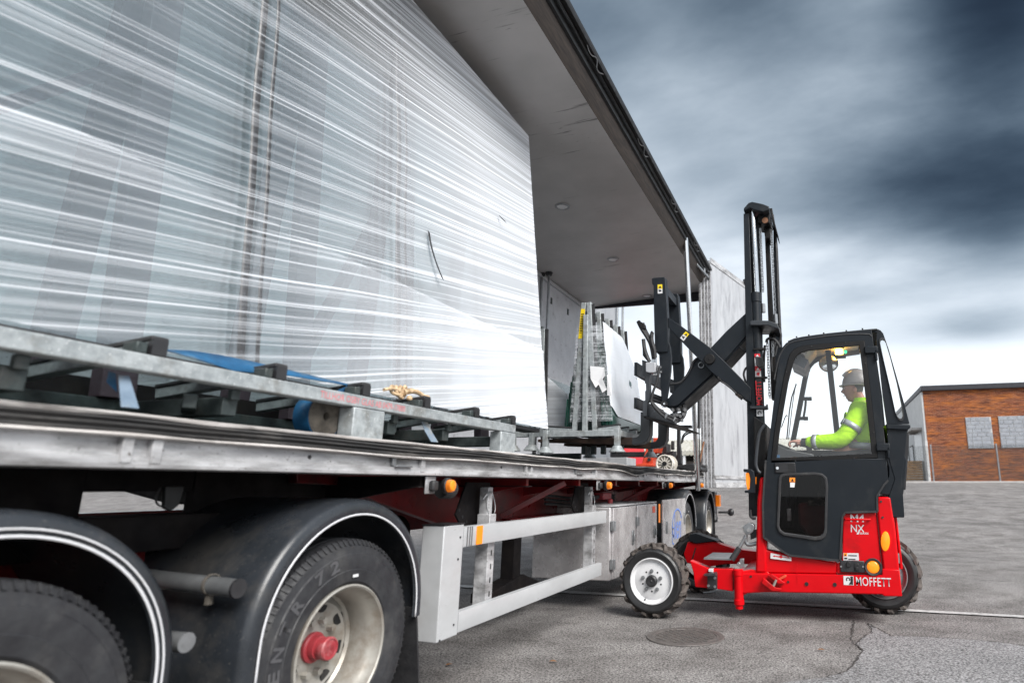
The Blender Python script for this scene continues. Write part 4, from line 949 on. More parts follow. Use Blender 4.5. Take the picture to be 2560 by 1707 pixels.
# --- wheels with lugs
def lug_wheel(cx, yf, cz, Rw, wd, rr, face=-1, nl=17, rim='white_paint'):
    w = bpy.data.objects.new('wheel', None); COL.objects.link(w); w.parent = FL; w.location = Vector((cx, yf, cz))-woff(FL)
    f = lambda r, t, a: (cx+r*math.cos(t), yf-face*a, cz+r*math.sin(t))
    Rc = Rw*.905
    prof = [(rr*1.02, .03), (rr*1.05, .008), (rr*1.12, .0), (rr*1.3, -.006), (Rc*.90, .0), (Rc*.925, .006), (Rc*.93, .012), (Rc*.97, .03), (Rc, .055), (Rc*1.01, wd/2), (Rc, wd-.055), (Rc*.93, wd-.012), (rr*1.2, wd), (rr, wd-.02)]
    t_ = ob('tyre', G().lathe(prof, f, 64), 'tyre_new', w, angle=25)
    band = [(Rc*.972, .031), (Rc*1.002, .055), (Rc*1.012, wd/2), (Rc*1.002, wd-.055), (Rc*.972, wd-.031)]
    ob('tread_band', G().lathe(band, f, 64), 'tread_dusty', w)
    for side in (0, 1):
        for k in range(nl):
            t0 = 2*PI*(k+.5*side)/nl; q = G(); d0 = .105; hw = .062
            a0, a1 = (.012, wd*.58) if side == 0 else (wd-.012, wd*.42)
            def P_(u, v, h):      # u along width, v around, h height
                a = a0+(a1-a0)*u; tt = t0+d0*1.9*u+v*hw*(1-.15*u); base = Rc*(.955 if u < .12 else 1.0)
                return f(base+h*(Rw-Rc)-(.012 if (u < .1 and h > 0) else 0), tt, a)
            for (u0, u1) in ((0., .28), (.28, 1.)):
                V = [q.b.verts.new(P_(u, v*(1-.18*h), h)) for h in (0, 1) for u, v in ((u0, -1), (u0, 1), (u1, 1), (u1, -1))]
                for fc in ((4, 5, 6, 7), (0, 1, 5, 4), (1, 2, 6, 5), (2, 3, 7, 6), (3, 0, 4, 7)): q.face([V[i] for i in fc])
            ob('tread_lug', q, 'tread_dusty', w, smooth=False)
    if rim:
        ob('rim', G().lathe([(rr*1.03, .012), (rr*1.03, -.004), (rr*.99, -.006), (rr*.95, .004), (rr*.93, .025), (rr*.86, .035), (rr*.80, .030), (rr*.72, .024), (rr*.30, .022), (.001, .022)], f, 56), rim, w, angle=25)
        ob('hub', G().lathe([(rr*.27, .024), (rr*.26, -.004), (rr*.20, -.012), (rr*.06, -.010), (rr*.03, -.014), (.001, -.014)], f, 28), 'black_plastic', w, angle=30)
        for k in range(5):
            t = PI/2+2*PI*k/5; x, z = cx+rr*.44*math.cos(t), cz+rr*.44*math.sin(t)
            n_ = ob('wheel_nut', G().cyl((x, yf+.024, z), (x, yf+.008, z), rr*.085, seg=12).cyl((x, yf+.008, z), (x, yf-.008, z), rr*.06, seg=6), 'steel_grey', w, smooth=False)
        hl = G()
        for k in range(5):
            t = -PI/2+2*PI*k/5; x, z = cx+rr*.46*math.cos(t), cz+rr*.46*math.sin(t); hl.cyl((x, yf+.0225, z), (x, yf+.0205, z), rr*.042, seg=10)
        ob('stud_hole', hl, 'ink_black', w, smooth=False)
        ob('valve', G().cyl((cx-.065, yf+.022, cz-.17*rr/.208), (cx-.065, yf+.0, cz-.17*rr/.208), .008, seg=8), 'steel_grey', w)
    return w
lug_wheel(-1.690, 6.20, .345, .343, .27, .208)
lug_wheel(-1.53, 7.72, .355, .355, .27, .208, rim=None)
lug_wheel(.50, 6.98, .375, .375, .28, .22, rim='steel_grey')
# --- legs and chassis
near_leg = [(-1.365,0.513),(-1.168,0.443),(-0.933,0.447),(-0.938,0.241),(-1.058,0.254),(-1.314,0.267),(-1.332,0.409)]
ob('front_leg', G().prY(near_leg, 6.47, 6.60), 'lift_red', FL, bev=.006)
ob('front_leg', G().prY([(-1.607,0.604),(-1.514,0.583),(-1.311,0.611),(-1.051,0.534),(-0.814,0.514),(-0.823,0.377),(-1.009,0.373),(-1.166,0.369),(-1.421,0.322),(-1.622,0.368),(-1.658,0.466)], 7.52, 7.68), 'lift_red', FL, bev=.006)
ob('leg_guard', G().prY([(-1.575,0.689),(-1.502,0.698),(-1.243,0.62),(-1.303,0.615),(-1.504,0.588),(-1.596,0.62)], 7.49, 7.70), 'lift_grey', FL, bev=.006)
ob('leg_slot', G().prY([(-1.52,0.54),(-1.508,0.537),(-1.546,0.415),(-1.562,0.415)], 7.513, 7.519), 'ink_black', FL)
ob('leg_top_plate', G().prZ([(-1.22, 6.46), (-.95, 6.46), (-.95, 7.0), (-1.22, 7.0)], .53, .545), 'steel_grey', FL)
body = [(-0.843,0.404),(0.041,0.434),(0.451,0.448),(0.495,1.139),(0.581,1.144),(0.611,0.267),(0.452,0.257),(-0.848,0.24)]
sill = [(-0.835,0.415),(-0.602,0.423)]
ob('body_sill', G().prY([(-0.828,0.416),(0.449,0.441),(0.454,0.497),(0.605,0.494),(0.609,0.263),(0.455,0.257),(0.436,0.273),(-0.622,0.251),(-0.833,0.23),(-0.878,0.224),(-0.877,0.409)], 6.44, 7.75), 'lift_red', FL, bev=.010)
ob('body_side', G().prY([(-0.669,0.422),(0.047,0.436),(0.053,0.537),(-0.399,0.603),(-0.595,0.632),(-0.591,0.726),(-0.622,0.725),(-0.685,0.724),(-0.709,0.426)], 6.46, 6.62), 'lift_red', FL, bev=.012)
ob('front_column', G().prY([(-0.595,1.33),(-0.636,1.325),(-0.671,1.107),(-0.713,0.421),(-0.607,0.425),(-0.598,0.632),(-0.621,0.76)], 6.445, 6.60), 'lift_red', FL, bev=.02)
ob('engine_cover', G().prY([(0.139,0.984),(0.437,0.996),(0.443,0.863),(0.455,0.452),(0.048,0.438),(0.054,0.524),(0.103,0.559)], 6.455, 7.7), 'lift_red', FL, bev=.008)
ob('rear_corner', G().prY([(0.464,1.141),(0.581,1.141),(0.6,0.866),(0.607,0.267),(0.463,0.452),(0.45,0.863),(0.448,1.005)], 6.45, 7.72), 'lift_red', FL, bev=.018, seg=3)
ob('rear_flap', G().prY([(0.599,1.12),(0.627,1.124),(0.637,0.891),(0.651,0.484),(0.628,0.475),(0.618,0.857)], 6.6, 7.7), 'lift_red', FL, bev=.006)
for q in [(0.606,1.052),(0.617,0.579)]: ob('flap_hinge', G().box(q[0]-.006, q[0]+.008, 6.575, 6.598, q[1]-.045, q[1]+.045), 'steel_grey', FL, bev=.002)
gap = G()
for a, b in zip(*(lambda p: (p, p[1:]))([(0.444,0.988),(0.448,0.847),(0.454,0.473),(0.441,0.45),(0.048,0.437)])): gap.bar((a[0], 6.449, a[1]), (b[0], 6.449, b[1]), .004, .008, (0, 1, 0))
ob('panel_gap', gap, 'ink_black', FL, smooth=False)
ob('weld_seam', G().bar((*[((-0.313,0.423))[0]], 6.438, .52), ((-0.319,0.259)[0], 6.438, .33), .003, .005, (0, 1, 0)), 'lift_red', FL)
for q, r in zip([(-0.234,0.34),(0.023,0.344),(-0.404,0.352),(-0.757,0.388)], (.018, .018, .011, .011)): ob('chassis_hole', G().cyl((q[0], 6.4385, q[1]), (q[0], 6.434, q[1]), r, seg=16), 'ink_black', FL)
for q in [(0.49,1.099),(0.494,0.955)]: ob('bolt', G().cyl((q[0], 6.452, q[1]), (q[0], 6.443, q[1]), .010, seg=10), 'black_rubber', FL)
hp = [(0.155,0.932),(0.379,0.935)]
ob('grab_handle', G().tube([(hp[0][0], 6.46, hp[0][1]), (hp[0][0]+.005, 6.40, hp[0][1]), (hp[1][0]-.005, 6.40, hp[1][1]), (hp[1][0], 6.46, hp[1][1])], .010, 10, 1), 'lift_red', FL)
def txt(name, body_, m, p, y, w, h, par=FL, **k): return text(name, body_, m, par, (p[0], y, p[1]), (1, 0, 0), (0, 0, 1), h, w, **k)
a, b, c_ = [(0.204,0.343),(0.523,0.351),(0.21,0.422)]
txt('name_lettering', 'MOFFETT', 'white_paint', (a[0]+.012, a[1]), 6.4385, b[0]-a[0]-.012, c_[1]-a[1]-.002, bold=.004, space=1.06)
a, b, c_ = [(0.203,0.909),(0.33,0.911),(0.206,0.978)]; txt('model_lettering', 'M4', 'white_paint', a, 6.4545, b[0]-a[0], c_[1]-a[1], bold=.02)
a, b, c_ = [(0.199,0.817),(0.323,0.82),(0.203,0.884)]; txt('model_lettering', 'NX', 'white_paint', a, 6.4545, b[0]-a[0], c_[1]-a[1], bold=.004, shear=.05)
a, b, c_ = [(0.276,0.798),(0.357,0.799),(0.278,0.815)]; txt('model_lettering', 'SERIES', 'white_paint', a, 6.4545, b[0]-a[0], c_[1]-a[1], bold=.01, shear=.1)
sticker('model_lettering', 'white_paint', FL, [(x, 6.4535, z) for x, z in [(0.248,0.797),(0.266,0.797),(0.287,0.837),(0.274,0.842)]])
lg = [(0.105,0.425),(0.195,0.425),(0.192,0.345),(0.103,0.345)]
sticker('badge', 'white_paint', FL, [(x, 6.4375, z) for x, z in lg]); sticker('badge', 'ink_black', FL, [(x, 6.4360, z) for x, z in [(0.168,0.422),(0.19,0.421),(0.187,0.35),(0.147,0.35),(0.165,0.375)]])
cx_, cz__ = (0.146,0.395); A = []; B = []
for i in range(22):
    t = R(-130-i*13.5); r0 = .021-.0002*i; A.append((cx_+r0*math.cos(t), 6.4358, cz__+r0*math.sin(t))); k = .50+.02*i/22; B.append((cx_+r0*k*math.cos(t), 6.4358, cz__+r0*k*math.sin(t)))
ob('badge', G().strip(A, B), 'ink_black', FL, smooth=False)
# arrow plate, warning plate
sticker('arrow_plate', 'white_paint', FL, [(x, 6.4575-.014, z) for x, z in [(-0.56,0.61),(-0.364,0.575),(-0.366,0.541),(-0.563,0.559)]])
ar_ = G(); c1_ = [(-0.541,0.582),(-0.521,0.591),(-0.522,0.585),(-0.476,0.582),(-0.477,0.572),(-0.522,0.577),(-0.522,0.572)]; ar_.face(ar_.pts([(x, 6.4425, z) for x, z in c1_]))
c1_ = [(-0.374,0.569),(-0.4,0.581),(-0.4,0.574),(-0.452,0.577),(-0.452,0.571),(-0.4,0.569),(-0.401,0.564)]; ar_.face(ar_.pts([(x, 6.4425, z) for x, z in c1_])); q = (-0.463,0.578); ar_.cyl((q[0], 6.4428, q[1]), (q[0], 6.4418, q[1]), .015, seg=16)
ob('arrow_mark', ar_, 'sign_red', FL, smooth=False)
sticker('warning_plate', 'white_paint', FL, [(x, 6.4535, z) for x, z in [(0.117,0.626),(0.254,0.628),(0.255,0.564),(0.114,0.56)]])
sticker('warning_plate', 'amber_marker', FL, [(x, 6.4520, z) for x, z in [(0.121,0.625),(0.152,0.625),(0.15,0.598),(0.12,0.597)]])
sticker('warning_mark', 'ink_black', FL, [(x, 6.4512, z) for x, z in [(0.125,0.6),(0.136,0.62),(0.145,0.601)]])
wl = G()
for k, (u0, u1) in enumerate(((962, 1050), (962, 1030))):
    p0_, p1_ = M_ = (None, None)
p = [(0.162,0.605),(0.239,0.606),(0.16,0.572),(0.224,0.573),(0.124,0.585),(0.15,0.572)]
wl.box(p[0][0], p[1][0], 6.4515, 6.4525, p[0][1]-.004, p[0][1]+.004).box(p[2][0], p[3][0], 6.4515, 6.4525, p[2][1]-.004, p[2][1]+.004).box(p[4][0], p[5][0], 6.4515, 6.4525, p[5][1], p[4][1])
ob('warning_mark', wl, 'ink_black', FL, smooth=False)
sk = [(0.081,0.561),(0.301,0.456)]
SK = ob('socket_panel', G().box(sk[0][0], sk[1][0], 6.437, 6.452, sk[1][1], sk[0][1]), 'black_plastic', FL, bev=.012)
q = [(0.158,0.526),(0.229,0.507),(0.089,0.506),(0.286,0.511)]
ob('key_switch', G().cyl((q[0][0], 6.437, q[0][1]), (q[0][0], 6.415, q[0][1]), .026, .02, 14), 'ink_black', SK); ob('toggle_switch', G().box(q[1][0]-.022, q[1][0]+.022, 6.43, 6.437, q[1][1]-.035, q[1][1]+.03).box(q[1][0]-.014, q[1][0]+.014, 6.42, 6.43, q[1][1]-.03, q[1][1]+.0), 'ink_black', SK, bev=.004)
for k in (2, 3): ob('screw', G().cyl((q[k][0], 6.437, q[k][1]), (q[k][0], 6.434, q[k][1]), .009, seg=10), 'chrome', SK)
q = (0.376,0.509)
IL = ob('lamp_ring', G().lathe([(.055, 0), (.078, .0), (.080, -.01), (.074, -.022), (.060, -.018), (.053, .0)], lambda r, t, a: (q[0]+r*math.cos(t), 6.453+a, q[1]+r*math.sin(t)), 32), 'black_rubber', FL)
ob('lens', G().lathe([(.055, -.006), (.045, -.016), (.03, -.019), (.001, -.020)], lambda r, t, a: (q[0]+r*math.cos(t), 6.453+a, q[1]+r*math.sin(t)), 28), 'amber_lens', IL)
q = (0.501,0.741)
ob('side_marker', G().lathe([(1, 0), (.95, -.012), (.7, -.020), (.001, -.022)], lambda r, t, a: (q[0]+.040*r*math.cos(t)+.008*r*math.sin(t), 6.449+a, q[1]+.088*r*math.sin(t)), 28), 'amber_lens', FL)
# pivot post, leg bracket, clamp, latch handle
pv_ = [(-0.88,0.451),(-0.888,0.179)]
ob('pivot_post', G().lathe([(.0, .0), (.036, .0), (.05, -.01), (.05, -.055), (.044, -.06), (.044, -.27), (.05, -.275), (.05, -.315), (.036, -.33), (.036, -.355), (.016, -.36), (.0, -.372)], lambda r, t, a: (pv_[0][0]+r*math.cos(t), 6.46+r*math.sin(t), pv_[0][1]+.0+a*1.02), 24), 'lift_red', FL, angle=30)
ob('pivot_bracket', G().prY([(-0.844,0.431),(-0.758,0.449),(-0.601,0.438),(-0.576,0.418),(-0.583,0.251),(-0.654,0.248),(-0.764,0.25),(-0.825,0.216),(-0.871,0.211),(-0.864,0.446)], 6.46, 6.7), 'lift_red', FL, bev=.008)
ob('pivot_slot', G().prY([(-0.839,0.391),(-0.823,0.398),(-0.829,0.242),(-0.844,0.236)], 6.452, 6.459), 'ink_black', FL)
LB = ob('leg_bracket', G().prY([(-1.181,0.387),(-1.086,0.39),(-1.089,0.262),(-1.183,0.258)], 6.42, 6.47), 'black_plastic', FL, bev=.004)
p = [(-1.212,0.399),(-1.094,0.419),(-1.085,0.394),(-1.186,0.388)]
ob('bracket_plate', G().prY(p, 6.36, 6.5), 'lift_grey_light', LB); ob('hook', G().tube([(*[((-1.086,0.266))[0]], 6.42, (-1.086,0.266)[1]), ((-1.091,0.247)[0], 6.41, (-1.091,0.247)[1]), ((-1.155,0.235)[0], 6.40, (-1.155,0.235)[1]), ((-1.219,0.232)[0], 6.39, (-1.219,0.232)[1])], .008, 8), 'lift_grey_light', LB)
for q in [(-1.105,0.367),(-1.107,0.286),(-1.169,0.293)]: ob('bolt', G().cyl((q[0], 6.42, q[1]), (q[0], 6.408, q[1]), .014, seg=6), 'steel_grey', LB)
ob('bracket_block', G().prY([(-1.173,0.445),(-1.126,0.447),(-1.126,0.412),(-1.174,0.417)], 6.44, 6.52), 'white_paint', FL, bev=.004)
ob('lock_pin', G().prY([(-0.867,0.541),(-0.827,0.546),(-0.83,0.46),(-0.87,0.458)], 6.48, 6.53).cyl(((-0.873,0.496)[0], 6.44, (-0.873,0.496)[1]), ((-0.873,0.496)[0], 6.52, (-0.873,0.496)[1]), .018, seg=12), 'steel_grey', FL, bev=.004)
CL = ob('frame_clamp', G().prY([(-0.588,0.408),(-0.553,0.426),(-0.431,0.352),(-0.435,0.343),(-0.496,0.341),(-0.512,0.353)], 6.38, 6.438), 'lift_red', FL, bev=.004)
ob('clamp_jaw', G().prY([(-0.631,0.385),(-0.609,0.373),(-0.576,0.345),(-0.521,0.306),(-0.466,0.298),(-0.471,0.285),(-0.505,0.275),(-0.557,0.276),(-0.641,0.334),(-0.65,0.342)], 6.37, 6.437), 'lift_red', CL, bev=.004)
ob('clamp_ribs', G().prY([(-0.505,0.377),(-0.431,0.418),(-0.415,0.415),(-0.419,0.4),(-0.498,0.36)], 6.39, 6.437), 'orange_paint', CL, bev=.004)
a, b = [(-0.547,0.305),(-0.51,0.376)]; ob('clamp_bolt', G().cyl((a[0], 6.385, a[1]), (b[0], 6.385, b[1]), .012, seg=12), 'rim_steel', CL)
VA = ob('valve_head', G().prY([(-0.837,0.836),(-0.807,0.865),(-0.762,0.886),(-0.719,0.873),(-0.707,0.841),(-0.725,0.802),(-0.759,0.775),(-0.793,0.769),(-0.816,0.8),(-0.821,0.833)], 6.47, 6.55), 'steel_grey', FL, bev=.01)
q = (-0.767,0.817); ob('valve_bolt', G().cyl((q[0], 6.475, q[1]), (q[0], 6.455, q[1]), .02, seg=8), 'chrome', VA)
a, b, c_ = [(-0.801,0.752),(-0.864,0.648),(-0.941,0.535)]
ob('lever_shaft', G().cyl((a[0], 6.48, a[1]), (b[0], 6.47, b[1]), .017, seg=12), 'steel_grey', VA); ob('lever_grip', G().cyl((b[0], 6.47, b[1]), (c_[0], 6.45, c_[1]), .028, .03, 14), 'black_rubber', VA)
ob('valve_fitting', G().tube([(p_[0], 6.5, p_[1]) for p_ in [(-0.803,0.768),(-0.805,0.71),(-0.789,0.678),(-0.749,0.679),(-0.695,0.693)]], .02, 10), 'steel_grey', VA); ob('valve_block', G().prY([(-0.761,0.798),(-0.689,0.825),(-0.692,0.747),(-0.76,0.72)], 6.53, 6.62), 'black_plastic', VA)
ob('hose_hook', G().prY([(-0.758,1.003),(-0.739,1.011),(-0.734,0.945),(-0.696,0.938),(-0.697,0.916),(-0.727,0.912),(-0.757,0.937)], 6.48, 6.52), 'black_plastic', FL, bev=.004)
# --- front lamp guard
lgd = ob('lamp_guard', G().prY([(-0.794,1.407),(-0.717,1.404),(-0.688,1.38),(-0.683,1.317),(-0.688,1.172),(-0.788,1.175),(-0.787,1.198),(-0.739,1.203),(-0.728,1.307),(-0.739,1.367),(-0.792,1.378)], 6.40, 6.52), 'lift_grey', FL, bev=.006)
ob('indicator_lens', G().prY([(-0.775,1.368),(-0.74,1.373),(-0.729,1.307),(-0.73,1.229),(-0.762,1.203),(-0.773,1.26)], 6.42, 6.52), 'amber_lens', lgd, bev=.006)
ob('indicator_lens', G().prY([(-0.696,1.329),(-0.68,1.329),(-0.684,1.26),(-0.696,1.266)], 6.48, 6.53), 'amber_lens', lgd)
# --- cab
CAB = bpy.data.objects.new('cab', None); COL.objects.link(CAB); CAB.parent = FL; CAB.location = Vector((.1, 6.85, 1.7))-woff(FL)
outer = [(-0.546,1.453),(-0.495,1.798),(-0.44,2.245),(-0.408,2.454),(-0.368,2.616),(-0.333,2.668),(-0.266,2.703),(-0.196,2.721),(0.134,2.749),(0.517,2.76),(0.558,2.725),(0.553,2.593),(0.542,2.043),(0.555,1.444)]
inner = [(-0.545,1.455),(-0.472,1.798),(-0.342,2.374),(-0.288,2.535),(-0.263,2.581),(-0.225,2.608),(-0.178,2.625),(-0.117,2.641),(0.128,2.648),(0.333,2.651),(0.448,2.651),(0.451,2.505),(0.467,1.955),(0.489,1.505)]
# door frame panel (window opening follows the black frame)
def resamp(P, n):
    L = [0]
    Q = P+[P[0]]
    for a, b in zip(Q, Q[1:]): L.append(L[-1]+math.dist(a, b))
    return P
front_top = [(-0.439,2.255),(-0.368,2.616),(-0.333,2.668),(-0.266,2.703),(-0.196,2.721),(-0.094,2.731),(0.517,2.765),(0.565,2.757),(0.627,2.72)]
win_o = [(-0.522,1.464),(-0.468,1.798),(-0.353,2.327),(-0.298,2.516),(-0.273,2.572),(-0.234,2.609),(-0.182,2.627),(-0.117,2.639),(0.164,2.648),(0.448,2.653),(0.46,2.338),(0.476,1.955),(0.489,1.503),(-0.029,1.484)]
win_i = [(-0.463,1.514),(-0.424,1.751),(-0.315,2.259),(-0.26,2.447),(-0.239,2.508),(-0.209,2.545),(-0.172,2.567),(-0.116,2.583),(0.143,2.595),(0.397,2.61),(0.412,2.322),(0.425,1.957),(0.439,1.544),(-0.009,1.526)]
pan_o = [(-0.574,1.417),(-0.513,1.799),(-0.433,2.302),(-0.39,2.549),(-0.368,2.621),(-0.319,2.676),(-0.234,2.71),(-0.14,2.726),(0.17,2.753),(0.526,2.769),(0.543,2.408),(0.56,1.953),(0.565,1.47),(-0.034,1.396)]
ob('window_frame', G().ringY(win_o, win_i, 6.425, 6.455), 'frame_black', CAB, bev=.003)
ob('door_surround', G().ringY(pan_o, win_o, 6.435, 6.47), 'lift_grey', CAB, bev=.004)
for q in [(0.268,2.643),(-0.065,2.624),(-0.327,2.372),(0.442,2.424),(0.471,1.746),(0.273,1.504),(-0.281,1.482)]: ob('bolt', G().cyl((q[0], 6.428, q[1]), (q[0], 6.420, q[1]), .007, seg=8), 'black_rubber', CAB)
gp = G(); gp.face(gp.pts([(x, 6.445, z) for x, z in win_i])); ob('window_pane', gp, 'cab_glass', CAB, smooth=False)
door = [(-0.57,1.492),(0.569,1.496),(0.567,1.294),(0.525,1.25),(0.456,1.147),(0.449,1.007),(0.159,0.997),(0.131,0.96),(0.083,0.56),(-0.377,0.594),(-0.425,0.618),(-0.618,0.755),(-0.614,1.065)]
DR = ob('door', G().prY(door, 6.425, 6.455), 'lift_grey', CAB, bev=.005)
sg = G(); dd = door+[door[0]]
for a, b in zip(dd[2:], dd[3:]): sg.bar((a[0], 6.427, a[1]), (b[0], 6.427, b[1]), .018, .02, (0, 1, 0))
ob('door_seal', sg, 'black_rubber', DR)
lw_o = [(-0.449,1.32),(-0.43,1.351),(-0.389,1.364),(-0.099,1.371),(-0.031,1.358),(0.01,1.319),(0.016,1.241),(-0.019,0.824),(-0.035,0.773),(-0.074,0.743),(-0.134,0.736),(-0.425,0.774),(-0.471,0.807),(-0.491,0.858)]
lw_i = [(-0.423,1.307),(-0.409,1.329),(-0.377,1.337),(-0.101,1.345),(-0.045,1.336),(-0.016,1.306),(-0.012,1.241),(-0.043,0.84),(-0.054,0.806),(-0.081,0.781),(-0.132,0.771),(-0.415,0.804),(-0.453,0.829),(-0.464,0.867)]
ob('window_frame', G().ringY(lw_o, lw_i, 6.408, 6.43), 'black_rubber', DR, bev=.006)
gp = G(); gp.face(gp.pts([(x, 6.4215, z) for x, z in lw_i])); ob('window_pane', gp, 'dark_glass', DR, smooth=False)
cut(DR, G().prY(lw_i, 6.3, 6.6))
ob('footwell_floor', G().prY([(-0.634,0.788),(0.091,0.73),(0.089,0.695),(-0.636,0.733)], 6.47, 7.28), 'frame_black', CAB)
ob('seat_base', G().prY([(-0.291,1.072),(0.151,1.075),(0.128,0.723),(-0.18,0.717),(-0.292,0.86)], 6.66, 7.15), 'seat_red', CAB, bev=.03)
ob('far_panel', G().prY([(-0.652,1.493),(0.283,1.485),(0.229,0.676),(-0.683,0.695)], 7.27, 7.31), 'lift_grey', CAB)
ob('front_panel', G().prX([(6.5, .72), (7.28, .72), (7.28, 1.55), (6.5, 1.55)], -.60, -.58), 'frame_black', CAB)
ob('pedal', G().box(-.40, -.36, 6.6, 6.72, .90, 1.02), 'steel_grey', CAB, bev=.006)
ob('steering_column', G().cyl((-.30, 6.86, 1.45), (-.42, 6.86, .85), .06).box(-.46, -.38, 6.66, 7.1, .85, 1.5), 'lift_grey', CAB)
ob('rail', G().tube([(x, 6.7, z) for x, z in [(-0.393,1.259),(-0.425,1.158),(-0.454,1.013)]], .016, 8, 1), 'chrome', CAB)
sticker('warning_plate', 'amber_marker', DR, [(x, 6.4205, z) for x, z in [(-0.345,1.321),(-0.292,1.32),(-0.294,1.277),(-0.349,1.28)]]); sticker('warning_plate', 'paper', DR, [(x, 6.4205, z) for x, z in [(-0.342,1.274),(-0.296,1.272),(-0.303,1.228),(-0.344,1.23)]])
sticker('warning_mark', 'ink_black', DR, [(x, 6.4195, z) for x, z in [(-0.335,1.285),(-0.319,1.313),(-0.305,1.283)]])
hd = [(-0.483,1.463),(-0.285,1.466),(-0.279,1.365),(-0.482,1.366)]
HD = ob('door_handle', G().prY(hd, 6.412, 6.428), 'black_plastic', DR, bev=.006)
ob('handle_recess', G().prY([(-0.357,1.458),(-0.289,1.46),(-0.288,1.38),(-0.355,1.381)], 6.4095, 6.413), 'ink_black', HD); q = (-0.458,1.413); ob('lock', G().cyl((q[0], 6.412, q[1]), (q[0], 6.404, q[1]), .014, seg=14), 'chrome', HD)
for q in [(0.505,2.554),(0.545,1.603)]:
    ob('door_hinge', G().box(q[0]-.062, q[0]+.062, 6.40, 6.44, q[1]-.036, q[1]+.036).box(q[0]+.03, q[0]+.055, 6.40, 6.44, q[1]-.11, q[1]), 'lift_grey', CAB, bev=.008)
# rear quarter with long window
rq_o = [(0.567,2.767),(0.634,2.725),(0.713,2.366),(0.767,2.047),(0.806,1.815),(0.812,1.784),(0.594,1.82),(0.559,2.135)]
rear_q = [(0.566,2.762),(0.605,2.757),(0.633,2.722),(0.665,2.589),(0.712,2.365),(0.766,2.046),(0.801,1.823),(0.598,1.828),(0.579,2.079),(0.568,2.501)]
wq_o = [(0.587,2.64),(0.596,2.67),(0.616,2.678),(0.637,2.667),(0.652,2.637),(0.68,2.495),(0.726,2.218),(0.758,1.948),(0.758,1.882),(0.745,1.855),(0.722,1.85),(0.702,1.87),(0.685,1.923),(0.648,2.203),(0.603,2.509)]
n_q = 15
rq = [(0.563,2.642),(0.572,2.726),(0.587,2.758),(0.609,2.757),(0.633,2.722),(0.672,2.561),(0.723,2.291),(0.775,2.001),(0.803,1.823),(0.781,1.822),(0.748,1.822),(0.669,1.824),(0.598,1.828),(0.583,2.079),(0.573,2.473)]
ob('rear_quarter', G().ringY(rq, wq_o, 6.45, 6.49), 'lift_grey', CAB, bev=.004)
wq_i = [(x+( .5*(sum(p[0] for p in wq_o)/15)-.5*x)*.22, z+(sum(p[1] for p in wq_o)/15-z)*.05) for x, z in wq_o]
ob('window_frame', G().ringY(wq_o, wq_i, 6.435, 6.47), 'black_rubber', CAB, bev=.006)
gp = G(); gp.face(gp.pts([(x, 6.455, z) for x, z in wq_i])); ob('window_pane', gp, 'cab_glass', CAB, smooth=False)
ob('rear_lower', G().prY([(0.593,1.821),(0.805,1.816),(0.772,1.719),(0.724,1.443),(0.693,1.307),(0.688,0.955),(0.558,0.952),(0.551,1.121),(0.627,1.307),(0.591,1.479)], 6.455, 7.5), 'lift_grey', CAB, bev=.008)
ob('rear_lower', G().prY([(0.559,1.156),(0.694,1.161),(0.752,1.47),(0.716,1.626),(0.541,1.629),(0.583,1.412),(0.577,1.335),(0.481,1.169)], 6.46, 7.5), 'lift_grey', CAB, bev=.008)
ob('rear_ledge', G().prY([(0.587,1.825),(0.808,1.812),(0.808,1.782),(0.777,1.761),(0.592,1.774)], 6.43, 7.5), 'lift_grey', CAB, bev=.01, seg=3)
ob('rear_fin', G().prY([(0.756,1.739),(0.806,1.738),(0.791,1.605),(0.755,1.377),(0.728,1.205),(0.712,1.204)], 6.55, 7.4), 'black_plastic', CAB, bev=.004)
ob('rear_seal', G().tube([(x, 6.447, z) for x, z in [(0.522,2.717),(0.523,2.548),(0.539,2.297),(0.546,1.998),(0.559,1.661),(0.563,1.496),(0.562,1.435)]], .010, 8, 1), 'black_rubber', CAB)
ob('front_seal', G().tube([(x, 6.437, z) for x, z in [(-0.455,2.301),(-0.404,2.519),(-0.364,2.594),(-0.31,2.659),(-0.225,2.692),(0.169,2.731),(0.496,2.724),(0.52,2.696)]], .008, 8, 1), 'black_rubber', CAB)
# roof, far side, interior
ob('cab_roof', G().prY([(-0.368,2.618),(-0.319,2.676),(-0.233,2.713),(-0.14,2.731),(0.171,2.76),(0.527,2.776),(0.596,2.771),(0.632,2.725),(0.63,2.706),(0.525,2.746),(0.169,2.73),(-0.142,2.7),(-0.273,2.669),(-0.341,2.605)], 6.455, 7.38), 'lift_grey', CAB, bev=.012, seg=3)
ob('roof_gasket', G().tube([(x, 6.445, z) for x, z in [(-0.299,2.689),(-0.214,2.721),(0.062,2.745),(0.278,2.755),(0.491,2.764),(0.578,2.765)]], .009, 8, 1), 'black_rubber', CAB)
for q in [(-0.211,2.74),(-0.087,2.752),(0.062,2.763),(0.285,2.774),(0.442,2.784)]: ob('roof_clip', G().cyl((q[0], 6.47, q[1]-.005), (q[0], 6.47, q[1]+.008), .008, seg=8), 'black_rubber', CAB)
ob('roof_lining', G().prY([(-0.229,2.619),(-0.161,2.678),(-0.041,2.708),(0.427,2.748),(0.426,2.728),(-0.023,2.679),(-0.138,2.552)], 6.50, 7.32), 'cab_lining', CAB)
ob('far_pillar', G().tube([(x, 7.28, z) for x, z in [(-0.335,1.731),(-0.24,2.121),(-0.149,2.508),(-0.114,2.581),(-0.049,2.642),(0.054,2.671),(0.296,2.678)]], .030, 8, 1), 'frame_black', CAB)
ob('far_header', G().prY([(0.191,2.758),(0.452,2.776),(0.448,2.686),(0.215,2.663)], 7.22, 7.30), 'lift_grey_light', CAB)
